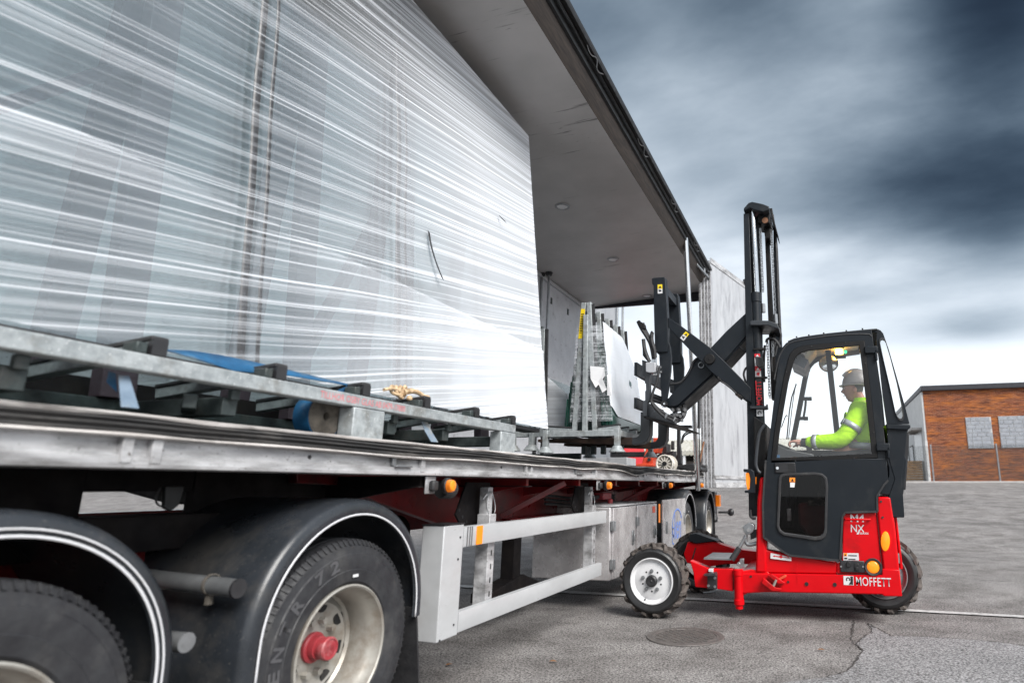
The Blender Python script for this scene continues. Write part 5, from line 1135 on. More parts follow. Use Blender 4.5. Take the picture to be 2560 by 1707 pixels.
ob('far_sill', G().prY([(-0.569,1.632),(0.553,1.617),(0.526,1.257),(-0.584,1.257)], 7.26, 7.32), 'lift_grey', CAB)
gp = G(); gp.face(gp.pts([(x, 7.29, z) for x, z in [(-0.335,1.639),(-0.24,2.122),(-0.136,2.552),(-0.007,2.664),(0.446,2.688),(0.456,2.254),(0.469,1.628)]])); ob('window_pane', gp, 'cab_glass', CAB, smooth=False)
ob('guard_post', G().bar(((0.099,2.669)[0], 6.9, (0.099,2.669)[1]), ((0.149,1.565)[0], 6.9, (0.149,1.565)[1]), .058, .05, (0, 1, 0)), 'frame_black', CAB, bev=.006)
ob('rear_bulkhead', G().prY([(0.482,2.714),(0.61,2.85),(0.65,2.206),(0.663,1.442),(0.483,1.443)], 7.28, 7.40), 'lift_grey', CAB)
ob('sun_visor', G().prY([(-0.256,2.591),(-0.103,2.51),(-0.119,2.482),(-0.152,2.423),(-0.285,2.5)], 6.55, 7.2), 'lift_grey_light', CAB)
q = (0.218,2.667)
BC = ob('beacon', G().lathe([(.0, .036), (.030, .034), (.042, .028), (.043, -.022), (.0, -.024)], lambda r, t, a: (q[0]+r*math.cos(t), 7.0+r*math.sin(t), q[1]+a), 20), 'amber_lit', CAB); ob('beacon_base', G().cyl((q[0], 7.0, q[1]+.036), (q[0], 7.0, q[1]+.06), .05, seg=18), 'black_plastic', BC)
q = (0.282,2.659); ob('status_lamp', G().cyl((q[0], 6.98, q[1]), (q[0], 6.96, q[1]), .018, seg=14), 'green_lamp', CAB)
q = (0.1,2.567)
MI = ob('mirror', G().lathe([(.0, .02), (.10, .015), (.106, .0), (.100, -.008), (.092, -.004)], lambda r, t, a: (q[0]+r*math.cos(t), 7.1+a, q[1]+.95*r*math.sin(t)), 28), 'black_plastic', CAB); ob('mirror_glass', G().lathe([(.095, -.004), (.05, -.012), (.001, -.015)], lambda r, t, a: (q[0]+r*math.cos(t), 7.1+a, q[1]+.95*r*math.sin(t)), 28), 'chrome', MI)
for q in [(-0.123,2.19),(-0.174,1.971)]: ob('latch_knob', G().box(q[0]-.10, q[0]-.02, 7.18, 7.22, q[1]-.015, q[1]+.022).cyl((q[0]-.03, 7.19, q[1]), (q[0]+.02, 7.19, q[1]), .022, seg=12), 'frame_black', CAB, bev=.004)
ob('latch_bar', G().tube([(x, 7.2, z) for x, z in [(-0.168,2.192),(-0.178,2.099),(-0.203,1.987)]], .013, 8, 1), 'frame_black', CAB)
a, b, c_ = [(-0.256,2.324),(-0.319,2.135),(-0.384,1.729)]
ob('wiper', G().tube([(a[0], 6.95, a[1]), (b[0]-.01, 6.95, b[1]), (c_[0], 6.95, c_[1])], .008, 6, 1), 'black_rubber', CAB)
ob('wiper', G().tube([(a[0], 6.9, a[1]), (b[0]+.02, 6.9, b[1]), (c_[0]+.02, 6.92, c_[1])], .005, 6, 1), 'black_rubber', CAB)
p = [(-0.444,1.872),(-0.388,2.012),(-0.374,1.992)]; ob('wiper', G().tube([(x, 7.1, z) for x, z in p], .006, 6, 1), 'black_rubber', CAB)
wc = Vector(((-0.346,1.609)[0], 6.86, (-0.346,1.609)[1]))
wt = Matrix.Rotation(R(24), 4, 'Y')
SW = ob('steering_wheel', G().lathe([(.165+.016*math.cos(k), .016*math.sin(k)) for k in [2*PI*i/10 for i in range(11)]], lambda r, t, a: tuple(wc+(wt @ Vector((r*math.cos(t), r*math.sin(t), a)))), 36).bar(wc+(wt @ Vector((-.16, 0, 0))), wc+(wt @ Vector((.16, 0, 0))), .03, .012).cyl(wc, wc+Vector((-.06, 0, -.22)), .03), 'black_plastic', CAB)
ob('armrest', G().box((-0.176,1.662)[0], (-0.121,1.661)[0], 6.62, 6.7, (-0.155,1.531)[1], (-0.148,1.671)[1]), 'frame_black', CAB, bev=.01)
ob('seat', G().prY([(-0.047,1.539),(0.429,1.533),(0.481,2.005),(0.572,2.003),(0.544,1.384),(-0.056,1.388)], 6.66, 7.12), 'seat_red', CAB, bev=.03, seg=3)
ob('dashboard', G().prY([(-0.52,1.612),(-0.469,1.65),(-0.356,1.6),(-0.103,1.549),(-0.114,1.35),(-0.53,1.352)], 6.52, 7.2), 'black_plastic', CAB, bev=.01)
q = (-0.452,1.533); ob('blue_tag', G().box(q[0]-.015, q[0]+.015, 6.51, 6.518, q[1]-.015, q[1]+.015), 'blue_strap', CAB)
ob('grab_rail', G().tube([(x, 6.44, z) for x, z in [(-0.564,1.847),(-0.614,1.789),(-0.632,1.741),(-0.653,1.613),(-0.672,1.464),(-0.665,1.412),(-0.646,1.375),(-0.625,1.367)]], .016, 10, 2), 'lift_grey_light', CAB)
ob('front_cowl', G().prY([(-0.696,1.954),(-0.563,1.863),(-0.582,1.519),(-0.615,1.339),(-0.637,1.329),(-0.658,1.047),(-0.706,1.047),(-0.692,1.36),(-0.702,1.627)], 6.60, 7.3), 'frame_black', CAB, bev=.01)
# --- mast
MA = bpy.data.objects.new('mast', None); COL.objects.link(MA); MA.parent = FL; MA.location = Vector((-.65, 6.9, .6))-woff(FL)
def rail(name, pix_top, pix_bot, y0, y1, w, m): 
    pass
def col_(name, L, y0, y1, m, bev=.004): return ob(name, G().prY(L, y0, y1), m, MA, bev=bev)
col_('outer_rail', [(-0.742,4.283),(-0.68,4.276),(-0.684,0.936),(-0.791,0.935)], 6.72, 6.84, 'lift_grey')
col_('outer_rail', [(-0.775,4.527),(-0.721,4.52),(-0.753,0.911),(-0.842,0.91)], 7.3, 7.42, 'lift_grey')
col_('rail_web', [(-0.691,4.284),(-0.658,4.28),(-0.664,0.934),(-0.689,0.934)], 6.80, 6.86, 'frame_black')
col_('inner_rail', [(-0.617,4.29),(-0.571,4.285),(-0.636,0.935),(-0.697,0.934)], 6.86, 6.95, 'lift_grey')
col_('inner_rail', [(-0.54,4.129),(-0.493,4.124),(-0.48,2.188),(-0.543,2.19)], 7.1, 7.25, 'frame_black')
col_('inner_rail', [(-0.44,4.345),(-0.408,4.083),(-0.405,2.656),(-0.466,2.194),(-0.5,2.661)], 7.2, 7.3, 'lift_grey')
a, b, c_, d__ = [(-0.642,4.311),(-0.629,3.327),(-0.644,3.329),(-0.647,1.137)]
ob('piston_rod', G().cyl((a[0], 6.76, a[1]), (b[0], 6.76, b[1]), .032, seg=18), 'chrome', MA)
ob('lift_cylinder', G().cyl((c_[0], 6.76, c_[1]), (d__[0], 6.76, d__[1]), .053, seg=20), 'lift_grey', MA)
ob('cylinder_collar', G().cyl((c_[0], 6.76, c_[1]+.005), (c_[0]+.002, 6.76, c_[1]-.10), .060, seg=20), 'lift_grey', MA)
col_('head_plate', [(-0.733,4.333),(-0.681,4.388),(-0.636,4.402),(-0.518,4.361),(-0.446,4.321),(-0.448,4.278),(-0.513,4.257),(-0.619,4.298),(-0.663,4.325),(-0.709,4.303),(-0.734,4.296)], 6.68, 7.30, 'lift_grey', .01)
ob('head_bolt', G().cyl(((-0.656,4.394)[0], 6.72, (-0.656,4.378)[1]), ((-0.656,4.394)[0], 6.72, (-0.656,4.394)[1]+.004), .03, seg=8), 'steel_grey', MA)
col_('pulley_block', [(-0.584,4.322),(-0.454,4.316),(-0.455,4.172),(-0.54,4.176),(-0.589,4.192)], 6.8, 7.1, 'frame_black'); col_('pulley_block', [(-0.545,4.26),(-0.463,4.256),(-0.472,4.048),(-0.527,4.054)], 6.95, 7.2, 'frame_black')
q = (-0.507,4.203); ob('pulley_bolt', G().cyl((q[0], 6.80, q[1]), (q[0], 6.785, q[1]), .035, seg=14), 'bronze_wood', MA)
col_('cover_plate', [(-0.464,4.418),(-0.43,4.418),(-0.431,4.359),(-0.373,4.058),(-0.382,4.07),(-0.426,4.227)], 6.95, 7.2, 'frame_black', .002)
def chain(name, pts, y, w=.030, pitch=.030):
    g = G(); P = [Vector((x, y, z)) for x, z in pts]
    L = [(a, b, (b-a).length) for a, b in zip(P, P[1:])]; k = 0
    for a, b, ll in L:
        n_ = int(ll/pitch)
        for i in range(n_):
            c = a+(b-a)*(i+.5)/n_; dd_ = (b-a).normalized()*pitch*.62
            off = Vector((w*.32 if k % 2 else w*.22, 0, 0)); k += 1
            for s_ in (-1, 1): g.bar(c-dd_+off*s_, c+dd_+off*s_, .008, .014, (0, 1, 0))
            g.cyl(c-dd_*.8+Vector((-w*.35, 0, 0)), c-dd_*.8+Vector((w*.35, 0, 0)), .007, seg=6)
    return ob(name, g, 'steel_grey', MA, smooth=False)
chain('lift_chain', [(-0.569,4.13),(-0.566,3.366)], 6.84); chain('lift_chain', [(-0.449,4.284),(-0.454,4.034),(-0.451,3.141)], 6.98); chain('lift_chain', [(-0.541,2.801),(-0.539,2.164)], 6.84); chain('lift_chain', [(-0.489,2.807),(-0.488,2.633)], 6.9)
ob('chain_anchor', G().cyl(((-0.448,3.135)[0], 6.98, (-0.448,3.135)[1]), ((-0.445,3.024)[0], 6.98, (-0.445,3.024)[1]), .022, seg=10), 'steel_grey', MA)
ob('chain_anchor', G().cyl(((-0.57,3.228)[0], 6.84, (-0.57,3.228)[1]), ((-0.57,3.127)[0], 6.84, (-0.57,3.127)[1]), .024, seg=10), 'steel_grey', MA)
for xx in ((1578, 480, 1620, 1540), (1555, 470, 1600, 1540), (1530, 600, 1575, 1500)):
    p = M0 = None
ob('mast_hose', G().tube([(x, 7.05, z) for x, z in [(-0.434,4.381),(-0.413,4.137),(-0.408,3.791),(-0.416,3.369),(-0.412,2.998)]], .013, 8, 1), 'black_rubber', MA)
ob('mast_hose', G().tube([(x, 7.15, z) for x, z in [(-0.432,4.246),(-0.408,4.088),(-0.408,3.611),(-0.413,3.023)]], .012, 8, 1), 'black_rubber', MA)
ob('mast_hose', G().tube([(x, 6.8, z) for x, z in [(-0.548,2.776),(-0.541,2.811),(-0.496,2.825),(-0.442,2.793),(-0.412,2.734),(-0.402,2.711)]], .015, 8, 2), 'black_rubber', MA)
ob('mast_hose', G().tube([(x, 6.75, z) for x, z in [(-0.724,2.508),(-0.78,2.494),(-0.805,2.427),(-0.795,2.382),(-0.78,2.325)]], .012, 8, 2), 'black_rubber', MA)
ob('mast_hose', G().tube([(x, 6.8, z) for x, z in [(-0.891,2.779),(-0.824,2.723),(-0.769,2.685),(-0.731,2.66)]], .013, 8, 2), 'black_rubber', MA)
ob('mast_hose', G().tube([(x, 6.95, z) for x, z in [(-0.469,2.958),(-0.466,2.77),(-0.517,2.633),(-0.512,2.471)]], .014, 8, 2), 'black_rubber', MA)
ob('mast_hose', G().tube([(x, 6.95, z) for x, z in [(-0.413,2.966),(-0.389,2.859),(-0.444,2.768),(-0.471,2.653)]], .014, 8, 2), 'black_rubber', MA)
ob('mast_hose', G().tube([(x, 6.9, z) for x, z in [(-0.574,2.765),(-0.593,2.581),(-0.596,2.352)]], .014, 8, 1), 'black_rubber', MA)
ob('mast_bracket', G().prY([(-0.703,2.987),(-0.658,2.994),(-0.504,2.98),(-0.407,2.939),(-0.397,2.881),(-0.442,2.896),(-0.506,2.928),(-0.699,2.941)], 6.64, 7.1), 'lift_grey_light', MA, bev=.006)
ob('mast_bracket', G().prY([(-0.737,2.067),(-0.572,2.062),(-0.555,2.09),(-0.552,2.036),(-0.574,2.031),(-0.735,2.036)], 6.66, 6.8), 'lift_grey_light', MA, bev=.006)
for (u, v) in ((0, 0), (0, 1)):
    z = [(-0.647,2.686),(-0.658,2.371)][v][1]; ob('pipe_clamp', G().box((-0.685,2.689)[0], (-0.548,2.681)[0], 6.70, 6.74, z-.012, z+.012), 'frame_black', MA, bev=.003)
# work lamp on the mast
ob('work_lamp', G().prY([(-0.661,2.587),(-0.591,2.578),(-0.563,2.477),(-0.617,2.457),(-0.648,2.492)], 6.60, 6.68), 'black_plastic', MA, bev=.008)
fin = G()
for k in range(6):
    a = [(-0.621,2.564),(-0.567,2.459)]; t = k/5; fin.box(a[0][0]+.012*t, a[0][0]+.05+.012*t, 6.592, 6.60, a[0][1]+(a[1][1]-a[0][1])*t-.004, a[0][1]+(a[1][1]-a[0][1])*t+.004)
ob('lamp_fin', fin, 'ink_black', MA, smooth=False)
# decals on the lift cylinder
def cdecal(name, m, pix, dy=.002):
    return sticker(name, m, MA, [(x, 6.7045-dy, z) for x, z in pix])
cdecal('decal', 'sign_red', [(-0.673,2.635),(-0.613,2.634),(-0.611,2.589),(-0.672,2.59)]); cdecal('decal', 'white_paint', [(-0.672,2.59),(-0.611,2.589),(-0.61,2.5),(-0.673,2.5)]); cdecal('decal', 'sign_red', [(-0.673,2.5),(-0.61,2.5),(-0.61,2.444),(-0.673,2.445)]); cdecal('decal', 'white_paint', [(-0.673,2.445),(-0.61,2.444),(-0.609,2.372),(-0.673,2.372)])
cdecal('decal_mark', 'white_paint', [(-0.661,2.601),(-0.64,2.627),(-0.623,2.599)], .003); cdecal('decal_mark', 'white_paint', [(-0.66,2.453),(-0.64,2.484),(-0.622,2.451)], .003); cdecal('decal_mark', 'sign_red', [(-0.656,2.429),(-0.623,2.43),(-0.629,2.383),(-0.644,2.401),(-0.658,2.381)], .003)
cdecal('decal', 'ink_black', [(-0.673,2.372),(-0.609,2.372),(-0.602,2.065),(-0.671,2.067)], .001)
cdecal('decal', 'white_paint', [(-0.673,2.029),(-0.606,2.029),(-0.606,1.959),(-0.673,1.958)])
b0 = [(-0.606,2.078),(-0.673,2.077),(-0.61,2.338)]
text('mast_lettering', 'MOFFETT', 'sign_red', MA, (b0[0][0], 6.6995, b0[0][1]), (b0[2][0]-b0[0][0]-.002, 0, b0[2][1]-b0[0][1]), (b0[1][0]-b0[0][0], 0, 0.0), abs(b0[1][0]-b0[0][0])*.93, (b0[2][1]-b0[0][1]), .001, .02)
q = (-0.641,1.993); A = []; B = []
for i in range(20):
    t = R(-120-i*14); A.append((q[0]+.022*math.cos(t), 6.7, q[1]+.022*math.sin(t))); B.append((q[0]+.011*math.cos(t), 6.7, q[1]+.011*math.sin(t)))
ob('decal_mark', G().strip(A, B), 'ink_black', MA, smooth=False)
# --- scissor reach
RE = bpy.data.objects.new('reach_arm', None); COL.objects.link(RE); RE.parent = FL; RE.location = Vector((-1.3, 6.9, 2.4))-woff(FL)
arm1 = [(-1.625,3.098),(-1.478,2.993),(-1.163,2.734),(-0.981,2.547),(-0.719,2.257),(-0.719,2.098),(-0.772,2.133),(-1.146,2.453),(-1.433,2.767),(-1.619,2.978)]
arm2 = [(-1.664,2.173),(-1.558,2.295),(-1.463,2.39),(-1.404,2.486),(-1.355,2.612),(-1.32,2.639),(-1.262,2.624),(-1.179,2.719),(-0.978,2.919),(-0.738,3.127),(-0.735,2.88),(-0.998,2.594),(-1.138,2.451),(-1.161,2.434),(-1.348,2.276),(-1.53,2.117),(-1.583,2.101),(-1.653,2.098)]
def reach(name, L, y0, y1, dy=0): return ob(name, G().prY(L, y0, y1), 'lift_grey', RE, bev=.006)
reach('scissor_arm', arm1, 6.66, 6.72); reach('scissor_arm', arm2, 6.75, 6.80)
reach('scissor_arm', [(x, z) for x, z in arm1], 7.30, 7.36); reach('scissor_arm', [(x, z) for x, z in arm2], 7.20, 7.25)
reach('arm_web', [(-1.53,2.117),(-1.15,2.445),(-1.133,2.433),(-1.536,2.094),(-1.583,2.076)], 6.78, 7.22); reach('arm_web', [(-1.037,2.607),(-0.735,2.874),(-0.732,2.851),(-0.998,2.576)], 6.78, 7.22)
q = (-1.157,2.59); ob('pivot_cap', G().cyl((q[0], 6.66, q[1]), (q[0], 6.635, q[1]), .062, .055, 26).cyl((q[0], 6.635, q[1]), (q[0], 6.628, q[1]), .01, seg=8), 'frame_black', RE, bev=.004)
q = (-1.269,2.547); ob('pivot_ring', G().lathe([(.024, 0), (.026, -.012), (.034, -.012), (.036, 0)], lambda r, t, a: (q[0]+r*math.cos(t), 6.748+a, q[1]+r*math.sin(t)), 24), 'steel_grey', RE)
ob('cable_hose', G().tube([(x, 6.735, z) for x, z in [(-1.313,2.626),(-1.354,2.588),(-1.378,2.531),(-1.425,2.441),(-1.46,2.402),(-1.507,2.353),(-1.624,2.346)]], .013, 8, 2), 'black_rubber', RE)
ob('cable_hose', G().tube([(x, 6.65, z) for x, z in [(-1.069,2.389),(-1.053,2.349),(-0.982,2.307),(-0.918,2.249),(-0.875,2.203)]], .009, 8, 2), 'black_rubber', RE); ob('sensor_box', G().prY([(-0.893,2.194),(-0.866,2.21),(-0.807,2.159),(-0.824,2.132)], 6.64, 6.70).prY([(-1.073,2.385),(-1.043,2.372),(-1.022,2.332),(-1.072,2.351)], 6.64, 6.70), 'frame_black', RE, bev=.004)
car = [(-1.817,3.576),(-1.795,3.583),(-1.664,3.582),(-1.654,3.556),(-1.63,3.091),(-1.625,2.829),(-1.635,2.698),(-1.762,2.701),(-1.78,2.791),(-1.792,3.199),(-1.795,3.494),(-1.811,3.508)]
blade = [(-1.767,2.705),(-1.64,2.702),(-1.648,2.787),(-1.63,2.834),(-1.604,2.761),(-1.593,2.643),(-1.601,2.481),(-1.633,2.252),(-1.659,2.111),(-1.697,2.112),(-1.712,2.198),(-1.726,2.487),(-1.735,2.674)]
for dy, yy in ((0, 6.66), (1, 7.32)):
    Lc = car; Lb = blade
    reach('carriage_post', Lc, yy, yy+.10 if dy == 0 else yy+.1); reach('carriage_blade', Lb, yy+.02, yy+.07)
reach('carriage_bar', [(-1.819,3.527),(-1.671,3.515),(-1.671,3.415),(-1.819,3.427)], 6.76, 7.32); reach('carriage_bar', [(-1.723,2.198),(-1.652,2.195),(-1.653,2.115),(-1.723,2.117)], 6.72, 7.34)
ob('pin', G().cyl(((-1.672,2.117)[0], 6.70, (-1.672,2.117)[1]), ((-1.672,2.117)[0], 6.64, (-1.672,2.117)[1]), .035, seg=16), 'ink_black', RE)
for q in [(-1.665,2.116),(-1.685,2.082)]: ob('bolt', G().cyl((q[0], 6.64, q[1]), (q[0], 6.63, q[1]), .011, seg=10), 'chrome', RE)
# warning plates
wp = lambda nm, m, pix, y: sticker(nm, m, RE, [(x, y, z) for x, z in pix])
wp('warning_plate', 'sign_yellow', [(-1.746,3.496),(-1.69,3.494),(-1.689,3.439),(-1.745,3.442)], 6.6585); wp('warning_plate', 'white_paint', [(-1.745,3.442),(-1.689,3.439),(-1.688,3.387),(-1.743,3.387)], 6.6585)
wp('warning_mark', 'ink_black', [(-1.735,3.45),(-1.717,3.481),(-1.697,3.45)], 6.6575); wp('warning_mark', 'ink_black', [(-1.737,3.434),(-1.726,3.428),(-1.719,3.437),(-1.71,3.43),(-1.699,3.42),(-1.705,3.408),(-1.72,3.41),(-1.723,3.397)], 6.6575)
wp('warning_plate', 'sign_yellow', [(-1.421,2.921),(-1.382,2.888),(-1.41,2.856),(-1.451,2.891)], 6.6585); wp('warning_plate', 'white_paint', [(-1.451,2.891),(-1.41,2.856),(-1.445,2.812),(-1.486,2.849)], 6.6585)
wp('warning_mark', 'ink_black', [(-1.44,2.888),(-1.401,2.896),(-1.413,2.866)], 6.6575); wp('warning_mark', 'ink_black', [(-1.459,2.876),(-1.447,2.864),(-1.427,2.86),(-1.439,2.846),(-1.448,2.832),(-1.456,2.847),(-1.465,2.862)], 6.6575)
# fork carriage and forks
CR = bpy.data.objects.new('fork_carriage', None); COL.objects.link(CR); CR.parent = FL; CR.location = Vector((-1.95, 7, 2.2))-woff(FL)
cp = [(-1.912,2.613),(-1.868,2.597),(-1.83,2.574),(-1.83,2.47),(-1.819,2.456),(-1.815,2.189),(-1.818,2.148),(-1.846,2.129),(-1.854,1.981),(-1.902,1.983),(-1.904,2.151),(-1.874,2.157),(-1.875,2.259),(-1.864,2.266),(-1.867,2.341),(-1.879,2.348),(-1.879,2.417),(-1.907,2.425)]
ob('carriage_plate', G().prY(cp, 6.60, 6.66), 'lift_grey_light', CR, bev=.004); ob('carriage_plate', G().prY(cp, 7.9, 7.96), 'lift_grey_light', CR, bev=.004)
ob('carriage_plate', G().box(-2.02, -1.985, 6.66, 7.9, 2.08, 2.20).box(-2.02, -1.985, 6.66, 7.9, 2.45, 2.6), 'lift_grey', CR, bev=.004)
ob('gusset', G().prY([(-1.871,2.103),(-1.814,2.122),(-1.654,2.009),(-1.53,1.892),(-1.544,1.879),(-1.87,1.981)], 6.66, 6.70), 'lift_grey_light', CR, bev=.003)
ob('gusset', G().prY([(-1.894,1.992),(-1.558,1.9),(-1.496,1.881),(-1.565,1.88),(-1.894,1.965)], 6.62, 7.9), 'frame_black', CR, bev=.003)
VB = ob('valve_block', G().prY([(-1.858,2.572),(-1.821,2.573),(-1.747,2.566),(-1.743,2.463),(-1.754,2.453),(-1.821,2.456),(-1.857,2.468)], 6.56, 6.68), 'white_panel', CR, bev=.006)
for q in [(-1.695,2.518),(-1.688,2.467),(-1.74,2.442)]: ob('hose_fitting', G().cyl((q[0]-.04, 6.60, q[1]), (q[0]+.01, 6.60, q[1]), .018, seg=10), 'chrome', VB)
for k in range(4):
    q = [(-1.798,2.628),(-1.782,2.627),(-1.766,2.626),(-1.752,2.625)][k]; ob('hose_fitting', G().cyl((q[0], 6.62, q[1]), (q[0], 6.62, q[1]-.06), .008, seg=8), 'chrome', VB)
ob('hydraulic_hose', G().tube([(x, 6.58, z) for x, z in [(-1.71,2.506),(-1.717,2.41),(-1.738,2.33),(-1.773,2.263),(-1.787,2.196),(-1.801,2.143),(-1.78,2.095),(-1.724,2.033),(-1.649,1.965)]], .015, 8, 2), 'black_rubber', CR)
ob('hydraulic_hose', G().tube([(x, 6.60, z) for x, z in [(-1.792,2.132),(-1.744,2.076),(-1.675,2.021),(-1.606,1.979),(-1.539,1.958),(-1.512,1.93)]], .016, 8, 2), 'black_rubber', CR)
ob('hydraulic_hose', G().tube([(x, 6.56, z) for x, z in [(-1.781,2.113),(-1.719,2.031),(-1.651,1.97),(-1.57,1.935),(-1.53,1.914)]], .016, 8, 2), 'black_rubber', CR)
for L in ([(-1.625,2.001),(-1.602,1.994),(-1.625,1.942),(-1.642,1.955)], [(-1.53,1.959),(-1.517,1.949),(-1.534,1.907),(-1.549,1.92)]): ob('hose_bracket', G().prY(L, 6.54, 6.60), 'steel_grey', CR, bev=.003)
ob('hydraulic_hose', G().tube([(x, 6.6, z) for x, z in [(-1.957,3.058),(-1.914,2.966),(-1.848,2.867),(-1.801,2.77),(-1.777,2.629)]], .024, 8, 2), 'black_rubber', CR)
ob('hydraulic_hose', G().tube([(x, 6.63, z) for x, z in [(-1.917,3.039),(-1.875,2.923),(-1.797,2.812),(-1.773,2.635)]], .024, 8, 2), 'black_rubber', CR)
ob('hydraulic_hose', G().tube([(x, 6.58, z) for x, z in [(-1.778,2.917),(-1.793,2.906),(-1.795,2.812),(-1.76,2.717),(-1.754,2.624)]], .022, 8, 2), 'black_rubber', CR)
ob('hydraulic_hose', G().tube([(x, 6.58, z) for x, z in [(-1.89,2.841),(-1.878,2.724),(-1.842,2.629),(-1.818,2.582)]], .022, 8, 2), 'black_rubber', CR)
ob('hose_guard', G().prY([(-1.957,3.059),(-1.945,3.064),(-1.879,3.018),(-1.867,2.958),(-1.903,2.96),(-1.927,2.973)], 6.57, 6.64).prY([(-1.902,2.848),(-1.884,2.829),(-1.871,2.654),(-1.818,2.605),(-1.83,2.571),(-1.895,2.655)], 6.57, 6.62), 'frame_black', CR, bev=.004)
ob('cylinder', G().cyl(((-1.826,2.22)[0], 6.78, (-1.826,2.22)[1]), ((-1.712,2.175)[0], 6.78, (-1.712,2.175)[1]), .035, seg=14).cyl(((-1.833,2.179)[0], 6.74, (-1.833,2.179)[1]), ((-1.72,2.141)[0], 6.74, (-1.72,2.141)[1]), .022, seg=12), 'black_plastic', CR)
hc = (-1.552,2.016)
gq = G()
for k in range(9):
    t = k*.8; gq.cyl((hc[0]-.07+.017*k, 6.8, hc[1]+.06*math.cos(t*2)), (hc[0]-.04+.017*k, 6.74, hc[1]+.06*math.cos(t*2)-.02), .018, seg=8)
ob('hose_coupling', gq, 'steel_grey', CR)
for k in range(6): ob('hydraulic_hose', G().tube([(hc[0]-.12+.02*k, 6.82, hc[1]-.06+.012*k), (hc[0]-.02+.02*k, 6.76, hc[1]-.10+.02*k), (hc[0]+.07, 6.78+.02*k, hc[1]-.05+.025*k), (hc[0]+.09-.01*k, 6.85, hc[1]+.06+.012*k), (hc[0]+.03, 6.9, hc[1]+.16)], .016, 8, 2), 'black_rubber', CR)
for yy in (6.84, 7.62):
    sh = [(-1.995, 2.06), (-1.995, 1.86), (-2.00, 1.81), (-2.03, 1.778), (-2.08, 1.772), (-3.25, 1.772), (-3.25, 1.745), (-2.08, 1.695), (-1.98, 1.70), (-1.915, 1.735), (-1.885, 1.80), (-1.878, 2.06)]
    FK = ob('fork', G().prY(sh, yy, yy+.14), 'lift_grey_light', CR, bev=.006)
    ob('fork_blade', G().prY([(-2.09, 1.7735), (-3.25, 1.7735), (-3.252, 1.742), (-2.09, 1.692)], yy-.003, yy+.143), 'fork_rust', FK, bev=.004)
    ob('fork_clip', G().box(-1.93, -1.83, yy-.03, yy+.17, 2.055, 2.10), 'lift_grey_light', FK, bev=.006)
# work light bar under the reach arms, on the truck side

# ================================================================ driver
PE = thing('person', (.35, 6.85, 1.35), 'driver in fluorescent yellow jacket and pale hard hat with one hand on the steering wheel', 'person')
def skinfig(name, verts, edges, radii, m, par, sub=2, root=0, flat=1.):
    me = bpy.data.meshes.new(name); off = woff(par)
    me.from_pydata([Vector(v)-off for v in verts], edges, []); me.materials.append(MATS[m])
    o = bpy.data.objects.new(name, me); COL.objects.link(o); o.parent = par
    md = o.modifiers.new('skin', 'SKIN'); md.use_smooth_shade = True
    for i, r in enumerate(radii):
        sv = me.skin_vertices[0].data[i]; sv.radius = r if isinstance(r, tuple) else (r, r); sv.use_root = (i == root)
    sb = o.modifiers.new('sub', 'SUBSURF'); sb.levels = sub; sb.render_levels = sub
    return o
YD = 6.78
def c2w(u, v, y): return None
nose, chin, hatTop, ear, neck, shld, elbw, wrist, hand, hipp, kneep = [(0.218,2.219),(0.262,2.103),(0.387,2.437),(0.413,2.227),(0.383,2.118),(0.367,2.014),(0.154,1.675),(-0.215,1.666),(-0.309,1.674),(0.363,1.575),(0.028,1.551)]
def P3(p, y): return (p[0], y, p[1])
hc_ = ((nose[0]+.107), YD, nose[1]+.022)
pel = (hipp[0]+.03, YD, hipp[1]-.02)
vs = [pel, (neck[0]+.04, YD, shld[1]-.20), (neck[0]+.03, YD, shld[1]-.03), (neck[0]+.01, YD, neck[1]), (hc_[0]+.015, YD, hc_[2]-.06), (hc_[0]+.015, YD, hc_[2]+.04),
      (shld[0], YD-.19, shld[1]-.03), (elbw[0], YD-.22, elbw[1]), (wrist[0], YD-.10, wrist[1]+.0), (hand[0]+.03, YD-.10, hand[1]+.01),
      (shld[0], YD+.19, shld[1]-.03), (elbw[0]-.02, YD+.24, elbw[1]), (wrist[0]+.06, YD+.20, wrist[1]+.02), (hand[0]+.09, YD+.20, hand[1]+.02),
      (kneep[0], YD-.10, kneep[1]-.05), (kneep[0]-.05, YD-.10, kneep[1]-.45), (kneep[0], YD+.10, kneep[1]-.05), (kneep[0]-.05, YD+.10, kneep[1]-.45)]
es = [(0, 1), (1, 2), (2, 3), (3, 4), (4, 5), (2, 6), (6, 7), (7, 8), (8, 9), (2, 10), (10, 11), (11, 12), (12, 13), (0, 14), (14, 15), (0, 16), (16, 17)]
rs = [.13, .14, .12, .055, .07, .078, .06, .048, .030, (.042, .022), .06, .048, .030, (.042, .022), .085, .055, .085, .055]
BD = skinfig('body', vs, es, rs, 'skin', PE)
# head, face and hands grown on the body mesh's own surface
hd_ = G()
def headmap(n):
    x, y, z = n
    fx = -x   # forward is -x
    sx = .100; sz = .150; sy = .078
    px_, py_, pz_ = x*sx, y*sy, z*sz
    if z < -.1: px_ *= 1-.10*(-z); py_ *= 1-.30*(-z)
    if x < -.4:
        k = max(0, 1-abs(y)/.35)
        nz_ = math.exp(-((z+.22)/.13)**2)*k; px_ -= .030*nz_
        px_ -= .010*math.exp(-((z-.12)/.10)**2)*max(0, 1-abs(y)/.8)
        px_ += .010*math.exp(-((z+.02)/.07)**2)*max(0, 1-abs(abs(y)-.35)/.25)
        px_ -= .008*math.exp(-((z+.52)/.06)**2)*k; px_ += .007*math.exp(-((z+.60)/.03)**2)*k; px_ -= .009*math.exp(-((z+.68)/.06)**2)*k
        px_ -= .014*math.exp(-((z+.90)/.12)**2)*max(0, 1-abs(y)/.5)
    return (hc_[0]+px_, hc_[1]+py_, hc_[2]+pz_-.01)
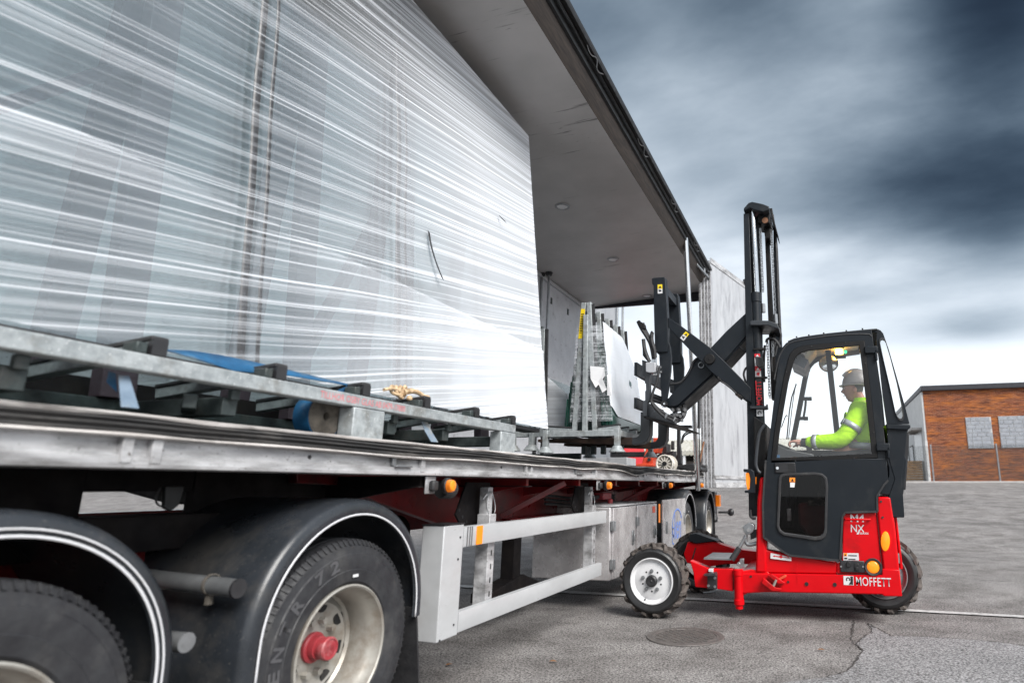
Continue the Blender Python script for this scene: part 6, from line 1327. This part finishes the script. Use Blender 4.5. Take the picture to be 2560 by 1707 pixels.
r_ = bmesh.ops.create_uvsphere(hd_.b, u_segments=48, v_segments=36, radius=1)
for v in hd_.b.verts: v.co = headmap(v.co)
HD_ = ob('head', hd_, 'skin', BD, angle=180)
ob('ear', G().sphere((hc_[0]+.012, hc_[1]-.076, hc_[2]-.035), .022, .010, .032).sphere((hc_[0]+.012, hc_[1]+.076, hc_[2]-.035), .022, .010, .032), 'skin', HD_)
for s_ in (-1, 1): ob('eye', G().sphere((hc_[0]-.086, hc_[1]+s_*.03, hc_[2]-.012), .010, .012, .009), 'white_paint', HD_); ob('iris', G().sphere((hc_[0]-.0945, hc_[1]+s_*.031, hc_[2]-.012), .003, .005, .005), 'ink_black', HD_)
ob('mouth', G().box(hc_[0]-.102, hc_[0]-.09, hc_[1]-.022, hc_[1]+.022, hc_[2]-.0855, hc_[2]-.083), 'hub_red', HD_)
ob('eyebrow', G().tube([(hc_[0]-.092, hc_[1]-.045, hc_[2]+.006), (hc_[0]-.100, hc_[1]-.025, hc_[2]+.010), (hc_[0]-.098, hc_[1]-.01, hc_[2]+.006)], .004, 6, 1), 'coil_beige', HD_)
ob('hair', G().sphere((hc_[0]+.03, hc_[1], hc_[2]+.0), .076, .080, .10), 'coil_beige', HD_)
hm = G(); r_ = bmesh.ops.create_uvsphere(hm.b, u_segments=32, v_segments=20, radius=1)
for v in list(hm.b.verts):
    if v.co.z < -.12: hm.b.verts.remove(v)
for v in hm.b.verts:
    v.co = (hc_[0]+.034+v.co.x*.150*(1 if v.co.x > 0 else .93), hc_[1]+v.co.y*.112, hc_[2]+.020+v.co.z*.162)
HM = ob('helmet', hm, 'helmet', PE, angle=60, thick=.004)
ob('helmet_brim', G().prZ([(hc_[0]+.022+.140*math.cos(t)-(.022 if math.cos(t) < -.5 else 0), hc_[1]+.120*math.sin(t)) for t in [2*PI*i/32 for i in range(32)]], hc_[2]+.012, hc_[2]+.022), 'helmet', HM, bev=.003)
ob('helmet_ridge', G().tube([(hc_[0]+.030+.150*math.cos(t), hc_[1], hc_[2]+.026+.158*math.sin(t)) for t in [PI*i/10 for i in range(2, 9)]], .016, 8, 1), 'helmet', HM)
# hands with five fingers around the rim
def hand_(wx, wy, wz, s_):
    pv2 = [(wx+.02, wy, wz), (wx-.035, wy, wz+.008), (wx-.070, wy, wz+.006)]
    V = list(pv2); E_ = [(0, 1), (1, 2)]; Rr = [.026, (.036, .022), (.036, .018)]
    for k, (dy, ln_) in enumerate(((-.030, .92), (-.010, 1.05), (.010, 1.), (.029, .8))):
        b_ = len(V)
        V += [(wx-.078, wy+dy, wz+.010), (wx-.078-.034*ln_, wy+dy*1.05, wz+.004), (wx-.078-.044*ln_, wy+dy*1.05, wz-.026*ln_), (wx-.078-.024*ln_, wy+dy, wz-.048*ln_)]
        E_ += [(2, b_), (b_, b_+1), (b_+1, b_+2), (b_+2, b_+3)]; Rr += [.0105, .0095, .0088, .0078]
    b_ = len(V); V += [(wx-.02, wy-s_*.032, wz-.008), (wx-.055, wy-s_*.048, wz-.030), (wx-.085, wy-s_*.036, wz-.046)]; E_ += [(0, b_), (b_, b_+1), (b_+1, b_+2)]; Rr += [.013, .011, .009]
    return skinfig('hand', V, E_, Rr, 'skin', BD)
hand_(wrist[0]-.015, YD-.10, wrist[1]+.012, -1); hand_(wrist[0]+.045, YD+.20, wrist[1]+.03, 1)
# jacket
jv = [(pel[0], YD, pel[2]+.02), (neck[0]+.035, YD, shld[1]-.20), (neck[0]+.03, YD, shld[1]-.01), (neck[0]+.025, YD, neck[1]-.02),
      (shld[0]+.01, YD-.20, shld[1]-.04), (.5*(shld[0]+elbw[0])+.02, YD-.23, .5*(shld[1]+elbw[1])-.02), (elbw[0]+.02, YD-.23, elbw[1]-.0), (.5*(elbw[0]+wrist[0]), YD-.17, .5*(elbw[1]+wrist[1])+.005), (wrist[0]+.03, YD-.105, wrist[1]+.005),
      (shld[0]+.01, YD+.20, shld[1]-.04), (elbw[0], YD+.25, elbw[1]), (wrist[0]+.09, YD+.20, wrist[1]+.02)]
je = [(0, 1), (1, 2), (2, 3), (2, 4), (4, 5), (5, 6), (6, 7), (7, 8), (2, 9), (9, 10), (10, 11)]
jr = [(.20, .19), (.205, .215), (.17, .18), (.09, .09), .108, .102, .092, .076, .062, .10, .085, .058]
JK = skinfig('jacket', jv, je, jr, 'hivis', PE)
def band(a, b, t, w, r, m='reflective'):
    a, b = Vector(a), Vector(b); d_ = (b-a).normalized(); c = a+(b-a)*t
    g = G(); u = d_.orthogonal().normalized(); q = d_.cross(u)
    A = []; B = []
    for i in range(25):
        k = 2*PI*i/24; e = (u*math.cos(k)+q*math.sin(k))*r; A.append(c+e-d_*w/2); B.append(c+e+d_*w/2)
    g.strip(A, B); return ob('reflective_band', g, m, JK, thick=.003)
band(jv[4], jv[6], .52, .055, .105); band(jv[7], jv[8], .28, .05, .077); 
band((jv[0][0], YD, jv[0][2]), jv[1], .22, .06, .215)
ob('cuff', G().cyl((wrist[0]+.045, YD-.11, wrist[1]+.005), (wrist[0]-.005, YD-.10, wrist[1]+.010), .050, .042, 16), 'dark_cloth', JK)
ob('collar', G().lathe([(.082, -.06), (.088, -.02), (.080, .02), (.074, .02)], lambda r, t, a: (neck[0]+.02+r*math.cos(t)*1.05-a*.2, YD+r*math.sin(t), neck[1]-.015+a), 24), 'hivis', JK)
ob('collar_trim', G().tube([(neck[0]-.06, YD-.05, neck[1]-.03), (neck[0]-.10, YD-.03, neck[1]-.10), (neck[0]-.135, YD-.02, neck[1]-.17)], .010, 8, 1), 'dark_cloth', JK)
ob('trousers', G().prY([(pel[0]+.1, pel[2]+.05), (kneep[0]-.08, kneep[1]+.02), (kneep[0]-.10, kneep[1]-.45), (kneep[0]+.05, kneep[1]-.45), (kneep[0]+.06, kneep[1]-.14), (pel[0]+.1, pel[2]-.14)], YD-.19, YD-.01).prY([(pel[0]+.1, pel[2]+.05), (kneep[0]-.08, kneep[1]+.02), (kneep[0]-.10, kneep[1]-.45), (kneep[0]+.05, kneep[1]-.45), (kneep[0]+.06, kneep[1]-.14), (pel[0]+.1, pel[2]-.14)], YD+.01, YD+.19), 'dark_cloth', PE, bev=.05, seg=3)

for s_ in (-.10, .10): ob('boot', G().prY([(kneep[0]-.12, kneep[1]-.47), (kneep[0]-.12, kneep[1]-.36), (kneep[0]+.04, kneep[1]-.36), (kneep[0]+.05, kneep[1]-.50), (kneep[0]-.22, kneep[1]-.50), (kneep[0]-.22, kneep[1]-.45)], YD+s_-.05, YD+s_+.05), 'coil_beige', PE, bev=.02)

# ================================================================ things at the far end of the deck and in the yard
OM = thing('pallet_truck', (-3.0, 11.3, 1.48), 'orange and black lifting machine with a spoked white roller at the far deck end', 'lifting machine')
ob('orange_frame', G().prY([(-3.128,1.811),(-3.082,1.954),(-3.012,2.064),(-2.995,2.081),(-2.827,2.077),(-2.815,2.05),(-2.885,1.808),(-2.977,1.809),(-2.977,1.59),(-3.185,1.603)], 11.0, 11.3), 'orange_paint', OM, bev=.02)
ob('orange_foot', G().prY([(-3.348,1.615),(-3.162,1.625),(-2.943,1.612),(-2.943,1.568),(-3.348,1.571)], 10.95, 11.4), 'orange_paint', OM, bev=.01)
q = (-3.038,1.695); ob('frame_bolt', G().cyl((q[0], 11.0, q[1]), (q[0], 10.97, q[1]), .03, seg=12), 'black_rubber', OM)
q = (-2.686,1.61)
RO = ob('roller', G().lathe([(.155, .02), (.155, .0), (.14, -.006), (.132, .004), (.125, .03)], lambda r, t, a: (q[0]+r*math.cos(t), 10.7+a, q[1]+r*math.sin(t)), 40), 'roller_white', OM, angle=30)
ob('roller_web', G().cyl((q[0], 10.73, q[1]), (q[0], 10.75, q[1]), .128, seg=32), 'roller_web', RO)
ob('roller_drum', G().lathe([(.118, .02), (.118, .24), (.155, .24), (.155, .26), (.02, .26)], lambda r, t, a: (q[0]+.02+r*math.cos(t), 10.7+a, q[1]+r*math.sin(t)), 36), 'roller_white', RO, angle=30)
sp = G()
for k in range(12):
    t = 2*PI*k/12; sp.bar((q[0]+.04*math.cos(t), 10.722, q[1]+.04*math.sin(t)), (q[0]+.132*math.cos(t), 10.722, q[1]+.132*math.sin(t)), .016, .02, (0, 1, 0))
ob('spoke', sp, 'roller_white', RO, smooth=False); ob('roller_hub', G().cyl((q[0], 10.68, q[1]), (q[0], 10.74, q[1]), .034, seg=18), 'ink_black', RO)
ob('black_beam', G().prY([(-3.921,1.858),(-3.2,1.854),(-3.247,1.759),(-3.919,1.76)], 11.4, 11.5), 'black_plastic', OM, bev=.01)
ob('black_upright', G().prY([(-2.59,2.32),(-2.309,2.313),(-2.31,2.258),(-2.533,2.263),(-2.535,2.007),(-2.514,1.83),(-2.516,1.622),(-2.59,1.601),(-2.593,1.942)], 11.25, 11.35), 'black_plastic', OM, bev=.01)
ob('mast_stub', G().prY([(-2.901,1.997),(-2.784,1.995),(-2.785,1.839),(-2.669,1.859),(-2.681,1.749),(-2.89,1.751),(-3.03,1.708),(-3.007,1.774),(-2.878,1.829)], 11.3, 11.6), 'black_plastic', OM, bev=.01)
ob('spring', G().lathe([(.03+.006*(k % 2), .012*k) for k in range(14)], lambda r, t, a: ((-2.677,1.91)[0]+r*math.cos(t), 11.3+r*math.sin(t), (-2.677,1.877)[1]+a), 14), 'ink_black', OM)
ob('motor_drum', G().cyl(((-3.875,1.708)[0], 11.5, (-3.875,1.708)[1]), ((-3.632,1.706)[0], 11.5, (-3.632,1.706)[1]), .09, seg=20), 'concrete', OM, bev=.01)
ob('hose', G().tube([(x, 11.3, z) for x, z in [(-2.316,2.211),(-2.425,2.194),(-2.5,2.117),(-2.512,1.985)]], .014, 8, 2).tube([(x, 11.3, z) for x, z in [(-2.316,2.186),(-2.402,2.165),(-2.477,2.106),(-2.495,2.006)]], .014, 8, 2), 'black_rubber', OM)
ob('tool_heap', G().prY([(-2.59,1.577),(-2.477,1.597),(-2.353,1.618),(-2.275,1.628),(-2.165,1.563),(-2.099,1.552),(-2.1,1.488),(-2.277,1.499),(-2.59,1.523)], 11.1, 11.5), 'black_plastic', OM, bev=.02)
bx('white_carton', -3.75, -3.05, 9.7, 10.2, 1.479, 1.68, 'white_panel', None, .005); tag(bpy.data.objects['white_carton'], 'low white box on the deck below the lifted rack', 'box')
BRM = thing('broom', (-2.25, 11.6, 1.5), 'broom with brown wooden stick leaning by the folded side doors', 'broom')
a, b = [(-2.155,2.035),(-2.248,1.597)]; ob('stick', G().cyl((a[0], 11.6, a[1]), (b[0], 11.55, b[1]), .018, seg=10), 'bronze_wood', BRM); ob('brush', G().box(b[0]-.03, b[0]+.16, 11.5, 11.6, 1.48, b[1]+.01), 'black_rubber', BRM, bev=.02)

MC = thing('manhole_cover', (-1.225, 5.59, 0), 'round cast iron manhole cover set in the asphalt before the small wheel', 'manhole cover')
ob('cover', G().lathe([(.0, .006), (.255, .006), (.258, .003), (.262, .003), (.266, .008), (.285, .008), (.292, .001)], lambda r, t, a: (-1.225+r*math.cos(t), 5.59+r*math.sin(t), a+.001), 48), 'iron_cover', MC, angle=20)
ob('frame_ring', G().lathe([(.288, .0045), (.288, .010), (.325, .010), (.330, .0045)], lambda r, t, a: (-1.225+r*math.cos(t), 5.59+r*math.sin(t), a), 56), 'iron_cover', MC, angle=20)
kb = G()
for i in range(-7, 8):
    for j in range(-7, 8):
        x, y = i*.033, j*.033
        if math.hypot(x, y) < .24 and (i+j) % 2 == 0: kb.box(-1.225+x-.014, -1.225+x+.014, 5.59+y-.009, 5.59+y+.009, .006, .014)
tag(ob('raised_stud', kb, 'iron_cover', MC, smooth=False), kind='stuff')
for (x, y, t), lb in zip([(*(-1.979,4.565), .3), (*(-2.655,4.3), 1.1), (*(-0.111,5.4), .1)], ('dry brown leaf on the asphalt below the long white guard rail', 'brown curled leaf on the ground beside the truck mud flap', 'dry leaf on the asphalt near the long crack')):
    g = G(); c, s_ = math.cos(t), math.sin(t)
    g.face(g.pts([(x+.03*(u*c-v*s_), y+.03*(u*s_+v*c), .012+.012*abs(v)) for u, v in ((-1, 0), (-.4, .5), (.3, .5), (1, 0), (.2, -.45), (-.5, -.4))])); tag(ob('leaf', g, 'leaf_brown', None, smooth=False), lb, 'leaf', 'dry leaves on the asphalt')

# ================================================================ background
YF = 41.
BL = thing('brick_building', (9, 48, 1.38), 'red brick building with bricked-up windows and flat dark roof edge', 'building')
bw = [(5.939,7.062),(6.079,1.466)]
bx0 = 6.02
bz0, bz1 = 1.42, (11.598,6.841)[1]
ob('wall', G().prZ([(bx0, YF), (22, YF), (22, YF+14), (bx0, YF+14)], bz0-.3, bz1), 'brick_wall', BL)
ob('roof_fascia', G().box(bx0-.12, 22.1, YF-.22, YF+14.2, bz1, (11.581,7.152)[1]), 'roof_dark', BL, bev=.02)
ob('side_wall', G().box(bx0-.10, bx0-.004, YF+.02, YF+14, bz0-.2, bz1-.05), 'render_white', BL)
ob('corner_pilaster', G().box(bx0-.14, bx0-.002, YF-.03, YF+.25, bz0-.2, bz1-3.0), 'render_white', BL, bev=.01)
sd_ = [(5.28,4.835),(5.948,5.065),(6.103,1.726)]
ob('doorway', G().box(bx0-.13, bx0-.105, YF+1.2, YF+4.6, bz0, bz0+3.1), 'steel_grey', BL)
ob('door_canopy', G().box(bx0-.75, bx0-.1, YF+.9, YF+5.0, bz0+3.15, bz0+3.30), 'concrete', BL, bev=.01)
for k in range(2):
    wf = ob('window_frame', G().box(bx0-.14, bx0-.11, YF+5.6+2.6*k, YF+7.4+2.6*k, bz0+.9, bz0+2.5), 'frame_black', BL)
    ob('window_pane', G().box(bx0-.15, bx0-.141, YF+5.7+2.6*k, YF+7.3+2.6*k, bz0+1.0, bz0+2.4), 'white_panel', wf)
for L in ([(8.235,5.175),(9.622,5.176),(9.623,3.373),(8.238,3.322)], [(10.018,5.189),(11.512,5.206),(11.467,3.392),(10.006,3.32)]):
    x0 = (L[0][0]+L[3][0])/2; x1 = (L[1][0]+L[2][0])/2; z0 = (L[2][1]+L[3][1])/2; z1 = (L[0][1]+L[1][1])/2
    ob('mortar_bed', G().box(x0, x1, YF-.03, YF-.002, z0, z1), 'mortar', BL)
    nr = 8; rh = (z1-z0)/nr
    for r in range(nr):
        x = x0+.015-(.0 if r % 2 else .24)
        while x < x1-.06:
            w = .5*random.choice((1, 1, 1, .55)); xa, xb = max(x, x0+.012), min(x+w-.03, x1-.012)
            if xb-xa > .05: ob('concrete_block', G().box(xa, xb, YF-.048-random.random()*.01, YF-.0305, z0+r*rh+.016, z0+(r+1)*rh-.012), 'block_grey', BL)
            x += w
ob('wall_vent', G().box((11.215,5.116)[0], (11.381,5.111)[0], YF-.05, YF-.004, (11.269,5.028)[1], (11.289,5.199)[1]), 'ink_black', BL)
tag(ob('pavement', G().box(2.2, 60, YF-4.3, YF-.02, 1.1, 1.45), 'concrete', None, bev=.03), kind='structure')
tag(ob('pavement', G().box(-60, 2.15, 41.2, 41.8, 1.1, 1.47), 'concrete', None, bev=.03), kind='structure')
FE = thing('fence', (8, 37.6, 1.45), 'chain link fence on pale steel posts before the brick building', 'fence')
fx = [t[0] for t in [(5.661,3.311),(8.93,3.391)]]; dx_ = fx[1]-fx[0]
for k in range(-1, 8):
    if k == -1: continue
    x = fx[0]+dx_*k; ob('post', G().cyl((x+.35*0, 37.6, 1.3), (x, 37.6, 3.42), .045, seg=10), 'steel_grey', FE)
wm = G(); xx = fx[0]
while xx < fx[0]+dx_*6:
    for s_ in (-1, 1):
        x2 = xx+s_*1.85; wm.bar((xx, 37.62+.006*s_, 1.5), (x2, 37.62+.006*s_, 3.35), .012, .012)
    xx += .085
tag(ob('wire_mesh', wm, 'galvanised_shaded', FE, smooth=False), kind='stuff')
SH = thing('shed', (-10, 47, 1.4), 'long low shed with pale corrugated roof and dark open front behind the trailer', 'shed')
za, zb = (-5.566,4.525)[1], (-5.348,3.595)[1]
g = G(); A = []; B = []; n_ = 420
for i in range(n_+1):
    x = -46+48*i/n_; w = .05*math.sin(2*PI*x/.30); A.append((x, 44.0, zb+w)); B.append((x, 47.2, za+w+.1))
g.strip(A, B); ob('roof', g, 'shed_roof', SH, angle=180)
A2 = [(x, y-.01, z-.02) for x, y, z in A]; B2 = [(x, y-.012, z-.30-.05*math.sin(2*PI*x/.3)*0) for x, y, z in A]
g = G(); g.strip(A2, B2); ob('roof_fascia', g, 'shed_roof', SH)
ob('back_wall', G().box(-46, 2, 46.9, 47.1, 1.38, za), 'shed_wall', SH); ob('front_wall', G().box(-46, 2, 44.6, 44.7, 1.38, 2.9), 'shed_wall', SH)
for k in range(10):
    x = (-5.026,3.085)[0]-4.6*k+4.6; ob('post', G().box(x-.09, x+.09, 44.06, 44.24, 1.38, zb-.05), 'white_trim', SH)
def pallets(name, x, y, n, lab, w=1.2):
    t = thing(name, (x, y, gz(y)), lab, 'pallets'); z = gz(y)
    for k in range(n):
        g = G(); b0_ = z+.15*k
        for j in range(5): g.box(x-w/2, x+w/2, y-.4+.17*j, y-.4+.17*j+.12, b0_+.115, b0_+.14)
        for j in range(3): g.box(x-w/2, x+w/2, y-.4+.35*j, y-.4+.35*j+.09, b0_+.02, b0_+.114)
        ob('pallet', g, 'wood', t, smooth=False)
pallets('pallet_stack', (5.333,1.911)[0]-.3, 43.0, 9, 'tall stack of wooden pallets beside the white side of the brick building', 1.6)
pallets('pallet_stack', (-5.186,2.38)[0]-.1, 43.4, 9, 'stack of wooden pallets before the dark shed, left of the forklift lamp', .9)
VN = thing('white_building', (-9, 21, .4), 'small white building with framed square windows and red corner seen beneath the lifted rack', 'building')
vx = [(-8.675,2.537),(-6.843,2.509),(-6.834,1.949)]
ob('wall', G().box(-13, vx[1][0]-.12, 20, 24, -.5, 3.0), 'white_panel', VN); ob('corner_post', G().box(vx[1][0]-.11, vx[1][0], 19.97, 24, -.5, 3.02), 'sign_red', VN)
for L in ([(-7.666,2.499),(-7.535,2.497),(-7.526,2.154),(-7.657,2.176)], [(-7.469,2.476),(-7.263,2.463),(-7.262,2.135),(-7.451,2.153)], [(-7.204,2.448),(-7.01,2.439),(-7.004,2.113),(-7.184,2.126)]):
    x0, x1 = L[0][0], L[1][0]; z1, z0 = L[0][1], L[2][1]
    wf = ob('window_frame', G().ringY([(x0, z0), (x1, z0), (x1, z1), (x0, z1)], [(x0+.06, z0+.08), (x1-.06, z0+.08), (x1-.06, z1-.08), (x0+.06, z1-.08)], 19.94, 19.998), 'frame_black', VN)
    ob('window_pane', G().box(x0+.06, x1-.06, 19.975, 19.985, z0+.08, z1-.08), 'white_panel', wf)
TP = thing('trailer', (-5.6, 15, 0), 'white panel of a second vehicle body standing open beyond the trailer end', 'vehicle')
p = [(-5.713,5.871),(-5.072,5.824),(-4.933,4.869),(-5.667,4.871)]
ob('panel', G().box(p[0][0]-.05, p[1][0], 15.0, 15.1, 1.3, 6.0), 'white_panel', TP); ob('edge_post', G().cyl((p[1][0]+.05, 15, 1.2), (p[1][0]+.05, 15, 6.0), .03).cyl((p[1][0]+.2, 15, 1.2), (p[1][0]+.2, 15, 6.0), .03), 'steel_grey', TP)
